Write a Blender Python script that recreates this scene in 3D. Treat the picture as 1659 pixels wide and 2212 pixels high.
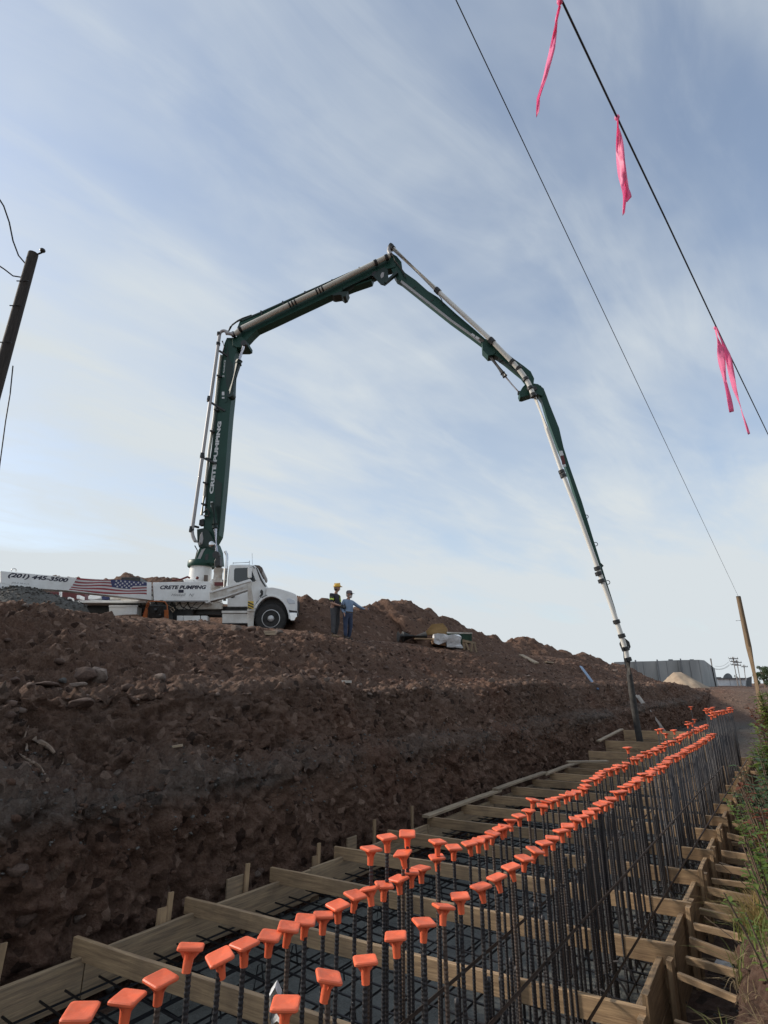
import bpy, math, random
import numpy as np
from mathutils import Vector, Matrix
from mathutils.bvhtree import BVHTree
random.seed(7)
rng = np.random.default_rng(7)
for o in list(bpy.data.objects):
    bpy.data.objects.remove(o)
scene = bpy.context.scene
COL = scene.collection
R = math.radians

# ------------------------------------------------------------------ camera
# pixel positions below are measured on the photograph at 1659 x 2212
FPX, PW, PH, HORIZON = 1150.0, 1659.0, 2212.0, 1475.0
CAMZ = 1.9
TH = math.atan((HORIZON - PH / 2) / FPX)
cd = bpy.data.cameras.new('camera')
cam = bpy.data.objects.new('camera', cd)
COL.objects.link(cam)
cd.sensor_fit = 'HORIZONTAL'
cd.sensor_width = 36.0
cd.lens = 36.0 * FPX / PW
cd.clip_start = 0.05
cd.clip_end = 4000
cam.location = (0, 0, CAMZ)
cam.rotation_euler = (math.pi / 2 + TH, 0, 0)
scene.camera = cam

# ------------------------------------------------------------------ sky, sun, exposure
SUN_HEAD, SUN_EL = -78.0, 25.0          # heading clockwise from +Y, degrees
world = bpy.data.worlds.new('World')
scene.world = world
world.use_nodes = True
wn = world.node_tree.nodes
wl = world.node_tree.links
wn.clear()


def wnode(t, **kw):
    n = wn.new(t)
    for k, v in kw.items():
        setattr(n, k, v)
    return n


def wmath(op, a, b=None, clamp=False):
    n = wn.new('ShaderNodeMath')
    n.operation = op
    n.use_clamp = clamp
    for i, v in enumerate((a, b)):
        if v is None:
            continue
        if hasattr(v, 'links'):
            wl.new(v, n.inputs[i])
        else:
            n.inputs[i].default_value = v
    return n.outputs[0]


w_out = wnode('ShaderNodeOutputWorld')
w_bg = wnode('ShaderNodeBackground')
w_bg.inputs['Strength'].default_value = 0.11
sky = wnode('ShaderNodeTexSky', sky_type='NISHITA')
sky.sun_disc = False
sky.sun_elevation = R(SUN_EL)
sky.sun_rotation = R(SUN_HEAD)
sky.altitude = 100
sky.air_density = 1.0
sky.dust_density = 1.2
sky.ozone_density = 2.0
w_tc = wnode('ShaderNodeTexCoord')
w_sep = wnode('ShaderNodeSeparateXYZ')
wl.new(w_tc.outputs['Generated'], w_sep.inputs[0])
zc = wmath('ADD', wmath('MAXIMUM', w_sep.outputs['Z'], 0.0), 0.16)
px = wmath('DIVIDE', w_sep.outputs['X'], zc)
py = wmath('DIVIDE', w_sep.outputs['Y'], zc)
w_comb = wnode('ShaderNodeCombineXYZ')
wl.new(px, w_comb.inputs[0])
wl.new(py, w_comb.inputs[1])


def cloud_layer(ang, sx, sy, scale, detail, rough, dist, lo, hi, off):
    mp = wnode('ShaderNodeMapping')
    mp.vector_type = 'TEXTURE'
    mp.inputs['Location'].default_value = (off, off * 0.37, 0)
    mp.inputs['Rotation'].default_value = (0, 0, R(ang))
    mp.inputs['Scale'].default_value = (sx, sy, 1)
    wl.new(w_comb.outputs[0], mp.inputs[0])
    nz = wnode('ShaderNodeTexNoise')
    nz.inputs['Scale'].default_value = scale
    nz.inputs['Detail'].default_value = detail
    nz.inputs['Roughness'].default_value = rough
    nz.inputs['Distortion'].default_value = dist
    wl.new(mp.outputs[0], nz.inputs['Vector'])
    mr = wnode('ShaderNodeMapRange')
    mr.interpolation_type = 'SMOOTHSTEP'
    mr.inputs['From Min'].default_value = lo
    mr.inputs['From Max'].default_value = hi
    wl.new(nz.outputs[0], mr.inputs['Value'])
    return mr.outputs[0]


# long soft cirrus streaks, a broad veil and finer ripples, all over the dome
c1 = cloud_layer(38, 2.3, 0.85, 1.15, 5, 0.55, 0.45, 0.34, 0.72, 3.1)
c2 = cloud_layer(30, 1.3, 0.9, 1.3, 5, 0.55, 0.4, 0.36, 0.66, 8.4)
c3 = cloud_layer(44, 1.3, 0.40, 2.2, 6, 0.6, 0.6, 0.40, 0.75, 1.7)
cm = wmath('ADD', wmath('MULTIPLY', c1, 0.38), wmath('MULTIPLY', c2, 0.34))
cm = wmath('ADD', cm, wmath('MULTIPLY', c3, 0.20))
veil = wmath('POWER', wmath('SUBTRACT', 1.0, wmath('MAXIMUM', w_sep.outputs['Z'], 0.0)), 4.0)
cm = wmath('ADD', cm, wmath('MULTIPLY', veil, 0.85))
cm = wmath('ADD', cm, 0.20, clamp=True)
w_mix = wnode('ShaderNodeMix', data_type='RGBA')
wl.new(cm, w_mix.inputs['Factor'])
CLOUD_COL = (3.35, 3.62, 3.78, 1)
wl.new(sky.outputs[0], w_mix.inputs['A'])
w_mix.inputs['B'].default_value = CLOUD_COL
wl.new(w_mix.outputs['Result'], w_bg.inputs['Color'])
wl.new(w_bg.outputs[0], w_out.inputs['Surface'])

sl = bpy.data.lights.new('sun', 'SUN')
sun = bpy.data.objects.new('sun', sl)
COL.objects.link(sun)
sl.energy = 2.3
sl.angle = R(6.0)
sl.color = (1.0, 0.90, 0.78)
sd = Vector((math.sin(R(SUN_HEAD)) * math.cos(R(SUN_EL)), math.cos(R(SUN_HEAD)) * math.cos(R(SUN_EL)), math.sin(R(SUN_EL))))
sun.rotation_euler = sd.to_track_quat('Z', 'Y').to_euler()
sun.location = sd * 100

vs = scene.view_settings
vs.view_transform = 'Standard'
vs.look = 'None'
vs.exposure = 0.9
vs.gamma = 1.0
vs.use_curve_mapping = False

# ------------------------------------------------------------------ measuring helpers
CAMV = Vector((0, 0, CAMZ))


def ray(x, y):
    u, v = x - PW / 2, PH / 2 - y
    return Vector((u, FPX * math.cos(TH) - v * math.sin(TH), FPX * math.sin(TH) + v * math.cos(TH))) / FPX


def at(x, y, k):                       # point at depth k along the lens axis
    return CAMV + ray(x, y) * k


def on_z(x, y, z):
    r = ray(x, y)
    return CAMV + r * ((z - CAMZ) / r.z)


HEAD = R(36.5)                         # the trench runs this way
US = Vector((math.sin(HEAD), math.cos(HEAD), 0))
UT = Vector((math.cos(HEAD), -math.sin(HEAD), 0))


def Wp(s, t, z=0.0):
    return US * s + UT * t + Vector((0, 0, z))


def on_t(x, y, t):
    r = ray(x, y)
    return CAMV + r * (t / r.dot(UT))


def st(p):
    return p.dot(US), p.dot(UT)


ZOOM = {'A': (0, 1380, 3.4563), 'B': (440, 1360, 3.318), 'C': (460, 560, 3.0722), 'D': (900, 560, 3.0722),
        'E': (420, 800, 3.4033), 'F': (1280, 940, 2.3029), 'G': (1400, 1440, 3.1904), 'H': (0, 1960, 2.07375),
        'I': (700, 1900, 2.765), 'J': (1200, 1900, 2.3042), 'K': (940, 1740, 2.765), 'L': (0, 1500, 2.37), 'M': (700, 1460, 2.37)}


def Z(k, x, y):                        # a spot measured on an enlarged detail -> photograph
    a, b, c = ZOOM[k]
    return (a + x / c) * 0.8640625, (b + y / c) * 0.8640625


# ------------------------------------------------------------------ noise
def _hash(ix, iy, iz, seed):
    h = (ix.astype(np.int64) * 374761393 + iy.astype(np.int64) * 668265263 + iz.astype(np.int64) * 2147483647 + seed * 1274126177) & 0xFFFFFFFF
    h = ((h ^ (h >> 13)) * 1274126177) & 0xFFFFFFFF
    h = ((h ^ (h >> 16)) * 2246822519) & 0xFFFFFFFF
    return ((h ^ (h >> 15)) & 0xFFFFFF) / float(0xFFFFFF)


def vnoise(p, seed=0):                 # value noise, -1..1
    i = np.floor(p).astype(np.int64)
    f = p - i
    f = f * f * f * (f * (f * 6 - 15) + 10)
    out = 0
    for dx in (0, 1):
        wx = f[:, 0] if dx else 1 - f[:, 0]
        for dy in (0, 1):
            wy = f[:, 1] if dy else 1 - f[:, 1]
            for dz in (0, 1):
                wz = f[:, 2] if dz else 1 - f[:, 2]
                out = out + _hash(i[:, 0] + dx, i[:, 1] + dy, i[:, 2] + dz, seed) * wx * wy * wz
    return out * 2 - 1


def fbm(p, octs=4, gain=0.5, seed=0):
    a, s, tot = 1.0, 0, 0
    for o in range(octs):
        s = s + a * vnoise(p * (2.03 ** o) + 17.3 * o, seed + o)
        tot += a
        a *= gain
    return s / tot


def voro(p, seed=0):                   # F1 distance and cell value
    i = np.floor(p).astype(np.int64)
    best = np.full(len(p), 9.0)
    val = np.zeros(len(p))
    for dx in (-1, 0, 1):
        for dy in (-1, 0, 1):
            for dz in (-1, 0, 1):
                c = i + np.array([dx, dy, dz])
                q = np.stack([_hash(c[:, 0], c[:, 1], c[:, 2], seed + k) for k in (1, 2, 3)], 1) + c
                d = ((p - q) ** 2).sum(1)
                m = d < best
                best = np.where(m, d, best)
                val = np.where(m, _hash(c[:, 0], c[:, 1], c[:, 2], seed + 9), val)
    return np.sqrt(best), val


# ------------------------------------------------------------------ materials
MATS = {}


def mat(name, col, rough=0.6, col2=None, scale=6.0, metal=0.0, bump=0.0, bscale=40.0, stretch=None, coat=0.0, spec=0.5, detail=5.0, lo=0.35, hi=0.65, coord='Object', rvar=0.0):
    if name in MATS:
        return MATS[name]
    m = bpy.data.materials.new(name)
    m.use_nodes = True
    nt = m.node_tree
    b = nt.nodes['Principled BSDF']
    b.inputs['Base Color'].default_value = (*col, 1)
    b.inputs['Roughness'].default_value = rough
    b.inputs['Metallic'].default_value = metal
    b.inputs['Specular IOR Level'].default_value = spec
    b.inputs['Coat Weight'].default_value = coat
    tc = nt.nodes.new('ShaderNodeTexCoord')
    vec = tc.outputs[coord]
    if stretch:
        mp = nt.nodes.new('ShaderNodeMapping')
        mp.inputs['Scale'].default_value = stretch
        nt.links.new(vec, mp.inputs[0])
        vec = mp.outputs[0]
    if col2 is not None:
        nz = nt.nodes.new('ShaderNodeTexNoise')
        nz.inputs['Scale'].default_value = scale
        nz.inputs['Detail'].default_value = detail
        nz.inputs['Roughness'].default_value = 0.6
        nt.links.new(vec, nz.inputs['Vector'])
        cr = nt.nodes.new('ShaderNodeValToRGB')
        cr.color_ramp.elements[0].position = lo
        cr.color_ramp.elements[1].position = hi
        cr.color_ramp.elements[0].color = (*col, 1)
        cr.color_ramp.elements[1].color = (*col2, 1)
        nt.links.new(nz.outputs[0], cr.inputs[0])
        nt.links.new(cr.outputs[0], b.inputs['Base Color'])
        if rvar:
            mr = nt.nodes.new('ShaderNodeMapRange')
            mr.inputs['To Min'].default_value = rough - rvar
            mr.inputs['To Max'].default_value = rough + rvar
            nt.links.new(nz.outputs[0], mr.inputs['Value'])
            nt.links.new(mr.outputs[0], b.inputs['Roughness'])
    if bump:
        n2 = nt.nodes.new('ShaderNodeTexNoise')
        n2.inputs['Scale'].default_value = bscale
        n2.inputs['Detail'].default_value = 6
        nt.links.new(vec, n2.inputs['Vector'])
        bp = nt.nodes.new('ShaderNodeBump')
        bp.inputs['Strength'].default_value = bump
        bp.inputs['Distance'].default_value = 0.02
        nt.links.new(n2.outputs[0], bp.inputs['Height'])
        nt.links.new(bp.outputs[0], b.inputs['Normal'])
    MATS[name] = m
    return m


mat('rim_silver', (0.62, 0.62, 0.62), 0.3, (0.5, 0.5, 0.5), 5.0, metal=0.25)
mat('white_paint', (0.83, 0.84, 0.83), 0.35, (0.74, 0.74, 0.72), 2.5, coat=0.2)
mat('dusty_white', (0.66, 0.65, 0.61), 0.55, (0.46, 0.42, 0.36), 4.0)
mat('green_paint', (0.005, 0.044, 0.030), 0.45, (0.009, 0.054, 0.038), 1.5, spec=0.35)
mat('dark_green', (0.003, 0.018, 0.013), 0.5, (0.006, 0.026, 0.019), 2.0)
mat('pipe_grey', (0.40, 0.39, 0.39), 0.45, (0.33, 0.32, 0.32), 0.9, detail=2)
mat('pipe_cream', (0.62, 0.60, 0.53), 0.5, (0.52, 0.49, 0.42), 0.8, detail=2)
mat('pipe_white', (0.70, 0.69, 0.65), 0.5, (0.60, 0.58, 0.53), 0.7, detail=2)
mat('black_metal', (0.012, 0.012, 0.013), 0.45, (0.03, 0.03, 0.03), 6.0)
mat('black_rubber', (0.014, 0.014, 0.014), 0.75, (0.035, 0.032, 0.03), 8.0, bump=0.3, bscale=60)
mat('hose_rubber', (0.018, 0.017, 0.016), 0.8, (0.055, 0.05, 0.045), 7.0, bump=0.3, bscale=50)
mat('chrome', (0.75, 0.75, 0.76), 0.16, (0.55, 0.55, 0.56), 5.0, metal=1.0)
mat('rod_chrome', (0.7, 0.69, 0.74), 0.25, (0.55, 0.54, 0.6), 5.0, metal=0.9)
mat('aluminium', (0.62, 0.61, 0.59), 0.35, (0.48, 0.46, 0.44), 3.0, metal=0.55)
mat('glass_dark', (0.02, 0.028, 0.035), 0.06, coat=0.5)
mat('lamp_glass', (0.55, 0.58, 0.62), 0.1, coat=0.5)
mat('navy_print', (0.012, 0.012, 0.035), 0.5)
mat('white_print', (0.66, 0.68, 0.68), 0.5)
mat('red_print', (0.32, 0.045, 0.05), 0.5, (0.24, 0.035, 0.04), 3.0)
mat('blue_print', (0.02, 0.028, 0.10), 0.5, (0.03, 0.035, 0.12), 3.0)
mat('flag_white', (0.62, 0.60, 0.60), 0.5, (0.52, 0.50, 0.50), 3.0)
mat('grey_print', (0.3, 0.3, 0.3), 0.6)
mat('brown_visor', (0.10, 0.075, 0.06), 0.4)
mat('dark_red', (0.12, 0.02, 0.02), 0.5)
mat('yellow_paint', (0.62, 0.42, 0.05), 0.5)
mat('orange_plastic', (0.80, 0.130, 0.045), 0.5, (0.66, 0.125, 0.055), 9.0, spec=0.4, bump=0.08, bscale=120)
mat('rebar', (0.022, 0.024, 0.030), 0.5, (0.045, 0.040, 0.040), 9.0, metal=0.35, bump=0.25, bscale=90)
mat('rebar_rust', (0.045, 0.036, 0.032), 0.6, (0.09, 0.06, 0.045), 7.0, metal=0.2, bump=0.25, bscale=90)
mat('lumber', (0.44, 0.300, 0.170), 0.75, (0.25, 0.165, 0.095), 5.0, stretch=(0.6, 9, 9), bump=0.2, bscale=12)
mat('lumber_old', (0.37, 0.265, 0.160), 0.8, (0.20, 0.145, 0.095), 5.0, stretch=(0.6, 9, 9), bump=0.2, bscale=12)
mat('lumber_pale', (0.42, 0.33, 0.22), 0.75, (0.27, 0.2, 0.14), 5.0, stretch=(0.6, 9, 9), bump=0.2, bscale=12)
mat('pole_wood', (0.20, 0.135, 0.075), 0.85, (0.10, 0.07, 0.045), 4.0, stretch=(7, 7, 0.5), bump=0.5, bscale=8)
mat('pole_dark', (0.022, 0.018, 0.015), 0.85, (0.045, 0.036, 0.03), 4.0, stretch=(7, 7, 0.5), bump=0.5, bscale=8)
mat('far_pole', (0.09, 0.085, 0.085), 0.9, (0.13, 0.12, 0.12), 2.0)
mat('cable_black', (0.012, 0.012, 0.014), 0.6)
mat('pink_ribbon', (0.92, 0.12, 0.26), 0.55, (0.82, 0.08, 0.2), 6.0)
mat('rock_tan', (0.19, 0.145, 0.118), 0.9, (0.11, 0.08, 0.065), 6.0, bump=0.5, bscale=18)
mat('rock_brown', (0.125, 0.080, 0.060), 0.9, (0.075, 0.046, 0.035), 6.0, bump=0.5, bscale=18)
mat('rock_grey', (0.125, 0.118, 0.108), 0.9, (0.07, 0.065, 0.06), 6.0, bump=0.5, bscale=18)
mat('root_wood', (0.26, 0.19, 0.14), 0.85, (0.14, 0.10, 0.075), 14.0, bump=0.4, bscale=30)
mat('gravel_grey', (0.13, 0.122, 0.108), 0.95, (0.06, 0.056, 0.05), 22.0, bump=1.0, bscale=26)
mat('sand_tan', (0.36, 0.28, 0.20), 0.95, (0.28, 0.21, 0.15), 1.2, bump=0.4, bscale=5)
mat('concrete_panel', (0.36, 0.37, 0.365), 0.9, (0.27, 0.28, 0.28), 0.35, stretch=(1, 1, 0.15), bump=0.2, bscale=2)
mat('far_white', (0.72, 0.74, 0.76), 0.7, (0.5, 0.53, 0.56), 0.4)
mat('far_grey', (0.20, 0.21, 0.22), 0.7, (0.14, 0.15, 0.16), 0.8)
mat('plastic_wrap', (0.70, 0.71, 0.72), 0.35, (0.55, 0.56, 0.57), 5.0, bump=0.8, bscale=14)
mat('plywood', (0.30, 0.19, 0.075), 0.75, (0.22, 0.14, 0.06), 3.0, stretch=(1, 6, 6))
mat('bin_green', (0.02, 0.06, 0.04), 0.55, (0.035, 0.08, 0.055), 3.0)
mat('cardboard', (0.30, 0.18, 0.10), 0.85, (0.24, 0.14, 0.08), 4.0)
mat('orange_frame', (0.42, 0.12, 0.025), 0.55, (0.28, 0.08, 0.03), 7.0)
mat('ladder_blue', (0.06, 0.12, 0.22), 0.5, (0.09, 0.15, 0.25), 6.0)
mat('skin', (0.42, 0.25, 0.18), 0.55, (0.36, 0.20, 0.14), 20.0)
mat('shirt_dark', (0.022, 0.020, 0.026), 0.85, (0.035, 0.032, 0.04), 9.0, bump=0.4, bscale=14)
mat('trousers_grey', (0.055, 0.055, 0.06), 0.85, (0.085, 0.083, 0.085), 7.0, bump=0.4, bscale=14)
mat('shirt_blue', (0.17, 0.24, 0.35), 0.85, (0.23, 0.31, 0.43), 7.0, bump=0.5, bscale=12)
mat('jeans', (0.025, 0.038, 0.075), 0.85, (0.045, 0.06, 0.11), 7.0, bump=0.4, bscale=14)
mat('boot_tan', (0.32, 0.22, 0.13), 0.8, (0.2, 0.13, 0.08), 12.0)
mat('boot_dark', (0.05, 0.04, 0.035), 0.8, (0.08, 0.06, 0.05), 12.0)
mat('hivis', (0.62, 0.78, 0.12), 0.6)
mat('helmet', (0.80, 0.46, 0.03), 0.35, (0.72, 0.40, 0.03), 8.0, coat=0.2)
mat('cap_grey', (0.20, 0.17, 0.18), 0.85, (0.14, 0.12, 0.13), 12.0)
mat('hair_white', (0.55, 0.52, 0.50), 0.8, (0.4, 0.38, 0.36), 20.0)
mat('hair_dark', (0.04, 0.03, 0.025), 0.8, (0.06, 0.045, 0.035), 20.0)
mat('leaf_green', (0.085, 0.150, 0.030), 0.6, (0.190, 0.240, 0.050), 3.0)
mat('leaf_blue', (0.060, 0.110, 0.055), 0.6, (0.105, 0.165, 0.075), 3.0)
mat('leaf_red', (0.16, 0.05, 0.03), 0.65, (0.22, 0.08, 0.035), 4.0)
mat('leaf_far', (0.045, 0.075, 0.035), 0.7, (0.075, 0.105, 0.05), 0.6)
mat('twig', (0.11, 0.07, 0.045), 0.85, (0.07, 0.05, 0.035), 9.0)


def translucent(name, f=0.4):               # thin leaves pass some light
    nt = MATS[name].node_tree
    b = nt.nodes['Principled BSDF']
    tr = nt.nodes.new('ShaderNodeBsdfTranslucent')
    if b.inputs['Base Color'].links:
        nt.links.new(b.inputs['Base Color'].links[0].from_socket, tr.inputs['Color'])
    mx = nt.nodes.new('ShaderNodeMixShader')
    mx.inputs[0].default_value = f
    nt.links.new(b.outputs[0], mx.inputs[1])
    nt.links.new(tr.outputs[0], mx.inputs[2])
    nt.links.new(mx.outputs[0], nt.nodes['Material Output'].inputs['Surface'])


mat('grass_dry', (0.36, 0.25, 0.095), 0.7, (0.22, 0.17, 0.06), 5.0)
mat('grass_green', (0.13, 0.19, 0.04), 0.65, (0.24, 0.25, 0.07), 4.0)
mat('grass_straw', (0.42, 0.32, 0.18), 0.75, (0.27, 0.20, 0.105), 6.0)
for nm in ('leaf_green', 'leaf_blue', 'leaf_red', 'leaf_far', 'grass_dry', 'grass_green', 'grass_straw'):
    translucent(nm)


def weathered(name, grain_a, grain_b, stain, stain_amt=0.6, scale=1.6, rand=0.25, stretch=None):
    """adds blotchy stains and a small shade of its own for each object to an existing material"""
    m = MATS[name]
    nt = m.node_tree
    b = nt.nodes['Principled BSDF']
    src = b.inputs['Base Color'].links[0].from_socket
    tc = nt.nodes.new('ShaderNodeTexCoord')
    oi = nt.nodes.new('ShaderNodeObjectInfo')
    ad = nt.nodes.new('ShaderNodeVectorMath')
    ad.operation = 'MULTIPLY_ADD'
    cb = nt.nodes.new('ShaderNodeCombineXYZ')
    for i in range(3):
        nt.links.new(oi.outputs['Random'], cb.inputs[i])
    ad.inputs[1].default_value = (40, 40, 40)
    nt.links.new(cb.outputs[0], ad.inputs[0])
    nt.links.new(tc.outputs['Object'], ad.inputs[2])
    nz = nt.nodes.new('ShaderNodeTexNoise')
    nz.inputs['Scale'].default_value = scale
    nz.inputs['Detail'].default_value = 7
    nz.inputs['Roughness'].default_value = 0.65
    nt.links.new(ad.outputs[0], nz.inputs['Vector'])
    mr = nt.nodes.new('ShaderNodeMapRange')
    mr.inputs['From Min'].default_value = 0.46
    mr.inputs['From Max'].default_value = 0.66
    mr.inputs['To Max'].default_value = stain_amt
    nt.links.new(nz.outputs[0], mr.inputs['Value'])
    mx = nt.nodes.new('ShaderNodeMix')
    mx.data_type = 'RGBA'
    nt.links.new(mr.outputs[0], mx.inputs['Factor'])
    nt.links.new(src, mx.inputs['A'])
    mx.inputs['B'].default_value = (*stain, 1)
    hs = nt.nodes.new('ShaderNodeHueSaturation')
    rv = nt.nodes.new('ShaderNodeMapRange')
    rv.inputs['To Min'].default_value = 1 - rand
    rv.inputs['To Max'].default_value = 1 + rand
    nt.links.new(oi.outputs['Random'], rv.inputs['Value'])
    nt.links.new(rv.outputs[0], hs.inputs['Value'])
    nt.links.new(mx.outputs['Result'], hs.inputs['Color'])
    nt.links.new(hs.outputs[0], b.inputs['Base Color'])


weathered('lumber', None, None, (0.15, 0.105, 0.068), 0.55, 2.2, 0.25)
weathered('lumber_old', None, None, (0.13, 0.10, 0.075), 0.6, 2.0, 0.22)
weathered('lumber_pale', None, None, (0.16, 0.125, 0.09), 0.6, 2.5, 0.15)
weathered('orange_plastic', None, None, (0.62, 0.16, 0.08), 0.4, 26.0, 0.10)
weathered('white_paint', None, None, (0.40, 0.35, 0.29), 0.30, 1.4, 0.03)
weathered('dusty_white', None, None, (0.32, 0.25, 0.19), 0.5, 2.4, 0.05)

# ------------------------------------------------------------------ mesh building
def frame_of(d, up=Vector((0, 0, 1))):
    d = d.normalized()
    if abs(d.dot(up)) > 0.98:
        up = Vector((1, 0, 0))
    x = d.cross(up).normalized()
    return x, x.cross(d).normalized()


class MB:
    def __init__(self):
        self.v, self.f, self.m = [], [], []

    def add(self, vs, fs, mi=0):
        b = len(self.v)
        self.v += [Vector(q) for q in vs]
        self.f += [tuple(b + i for i in q) for q in fs]
        self.m += [mi] * len(fs)
        return self

    def obox(self, c, ax, ay, az, mi=0):           # centre and three half-axes
        c = Vector(c)
        vs = [c + ax * i + ay * j + az * k for k in (-1, 1) for j in (-1, 1) for i in (-1, 1)]
        return self.add(vs, [(0, 2, 3, 1), (4, 5, 7, 6), (0, 1, 5, 4), (2, 6, 7, 3), (0, 4, 6, 2), (1, 3, 7, 5)], mi)

    def box(self, c, sx, sy, sz, mi=0):
        return self.obox(c, Vector((sx / 2, 0, 0)), Vector((0, sy / 2, 0)), Vector((0, 0, sz / 2)), mi)

    def beam(self, p0, p1, w, h, up=Vector((0, 0, 1)), mi=0):
        p0, p1 = Vector(p0), Vector(p1)
        d = p1 - p0
        x, y = frame_of(d, up)
        return self.obox((p0 + p1) / 2, d / 2, x * w / 2, y * h / 2, mi)

    def prism(self, pts, off, mi=0):
        pts = [Vector(q) for q in pts]
        n = len(pts)
        vs = pts + [q + off for q in pts]
        nrm = Vector((0, 0, 0))
        for i in range(n):
            nrm += pts[i].cross(pts[(i + 1) % n])
        flip = nrm.dot(off) > 0
        f0 = tuple(range(n))
        f1 = tuple(range(n, 2 * n))
        side = [(i, i + n, (i + 1) % n + n, (i + 1) % n) for i in range(n)]
        if flip:
            fs = [f0[::-1], f1] + [q[::-1] for q in side]
        else:
            fs = [f0, f1[::-1]] + side
        return self.add(vs, fs, mi)

    def tube(self, pts, r, n=8, mi=0, cap=True):
        pts = [Vector(q) for q in pts]
        if not isinstance(r, (list, tuple)):
            r = [r] * len(pts)
        vs, fs = [], []
        prev = None
        for i, q in enumerate(pts):
            d = (pts[min(i + 1, len(pts) - 1)] - pts[max(i - 1, 0)]).normalized()
            if prev is None:
                x, y = frame_of(d)
            else:
                x = prev - d * prev.dot(d)
                x = x.normalized() if x.length > 1e-6 else frame_of(d)[0]
                y = d.cross(x)
            prev = x
            for k in range(n):
                a = 2 * math.pi * k / n
                vs.append(q + (x * math.cos(a) + y * math.sin(a)) * r[i])
        for i in range(len(pts) - 1):
            for k in range(n):
                a, b = i * n + k, i * n + (k + 1) % n
                fs.append((a, b, b + n, a + n))
        if cap:
            fs.append(tuple(range(n))[::-1])
            fs.append(tuple(range((len(pts) - 1) * n, len(pts) * n)))
        return self.add(vs, fs, mi)

    def lathe(self, c, axis, prof, n=24, mi=0):     # prof: (radius, along)
        x, y = frame_of(axis)
        axis = axis.normalized()
        vs, fs = [], []
        for r, h in prof:
            for k in range(n):
                a = 2 * math.pi * k / n
                vs.append(Vector(c) + axis * h + (x * math.cos(a) + y * math.sin(a)) * r)
        for i in range(len(prof) - 1):
            for k in range(n):
                a, b = i * n + k, i * n + (k + 1) % n
                fs.append((a, b, b + n, a + n))
        fs.append(tuple(range(n))[::-1])
        fs.append(tuple(range((len(prof) - 1) * n, len(prof) * n)))
        return self.add(vs, fs, mi)

    def ball(self, c, rx, ry=None, rz=None, n=10, m=7, mi=0):
        ry, rz = ry or rx, rz or rx
        c = Vector(c)
        vs = [c + Vector((0, 0, -rz))]
        fs = []
        for i in range(1, m):
            a = -math.pi / 2 + math.pi * i / m
            for k in range(n):
                b = 2 * math.pi * k / n
                vs.append(c + Vector((rx * math.cos(a) * math.cos(b), ry * math.cos(a) * math.sin(b), rz * math.sin(a))))
        vs.append(c + Vector((0, 0, rz)))
        for k in range(n):
            fs.append((0, 1 + (k + 1) % n, 1 + k))
            fs.append((len(vs) - 1, len(vs) - 1 - n + k, len(vs) - 1 - n + (k + 1) % n))
        for i in range(m - 2):
            for k in range(n):
                a, b = 1 + i * n + k, 1 + i * n + (k + 1) % n
                fs.append((a, b, b + n, a + n))
        return self.add(vs, fs, mi)

    def build(self, name, mats, parent=None, smooth=False, bevel=0.0, origin=None, seg=2):
        if parent is not None:
            M = root_matrix(parent).inverted()
            vs = [M @ q for q in self.v]
            loc = None
        else:
            if origin is None:
                xs = [q.x for q in self.v]
                ys = [q.y for q in self.v]
                zs = [q.z for q in self.v]
                origin = Vector(((min(xs) + max(xs)) / 2, (min(ys) + max(ys)) / 2, min(zs)))
            vs = [q - origin for q in self.v]
            loc = origin
        me = bpy.data.meshes.new(name)
        me.from_pydata([tuple(q) for q in vs], [], self.f)
        if not isinstance(mats, (list, tuple)):
            mats = [mats]
        for q in mats:
            me.materials.append(MATS[q] if isinstance(q, str) else q)
        if len(mats) > 1:
            me.polygons.foreach_set('material_index', self.m)
        if smooth:
            me.polygons.foreach_set('use_smooth', [True] * len(me.polygons))
            try:
                me.set_sharp_from_angle(angle=R(40))
            except Exception:
                pass
        o = bpy.data.objects.new(name, me)
        COL.objects.link(o)
        if parent is not None:
            o.parent = parent
        else:
            o.location = loc
        if bevel:
            md = o.modifiers.new('bevel', 'BEVEL')
            md.width = bevel
            md.segments = seg
            md.limit_method = 'ANGLE'
            md.angle_limit = R(35)
        return o


def local_matrix(o):
    return Matrix.LocRotScale(o.location, o.rotation_euler, o.scale)


def root_matrix(o):
    m = local_matrix(o)
    while o.parent is not None:
        o = o.parent
        m = local_matrix(o) @ m
    return m


def tag(o, label, cat, group=None):
    o['label'] = label
    o['category'] = cat
    if group:
        o['group'] = group
    return o


def empty(name, loc, label, cat, group=None, rotz=0.0):
    o = bpy.data.objects.new(name, None)
    COL.objects.link(o)
    o.location = loc
    o.rotation_euler = (0, 0, rotz)
    o.empty_display_size = 0.2
    return tag(o, label, cat, group)


def kind(o, k):
    o['kind'] = k
    return o


_boards = {}


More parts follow.
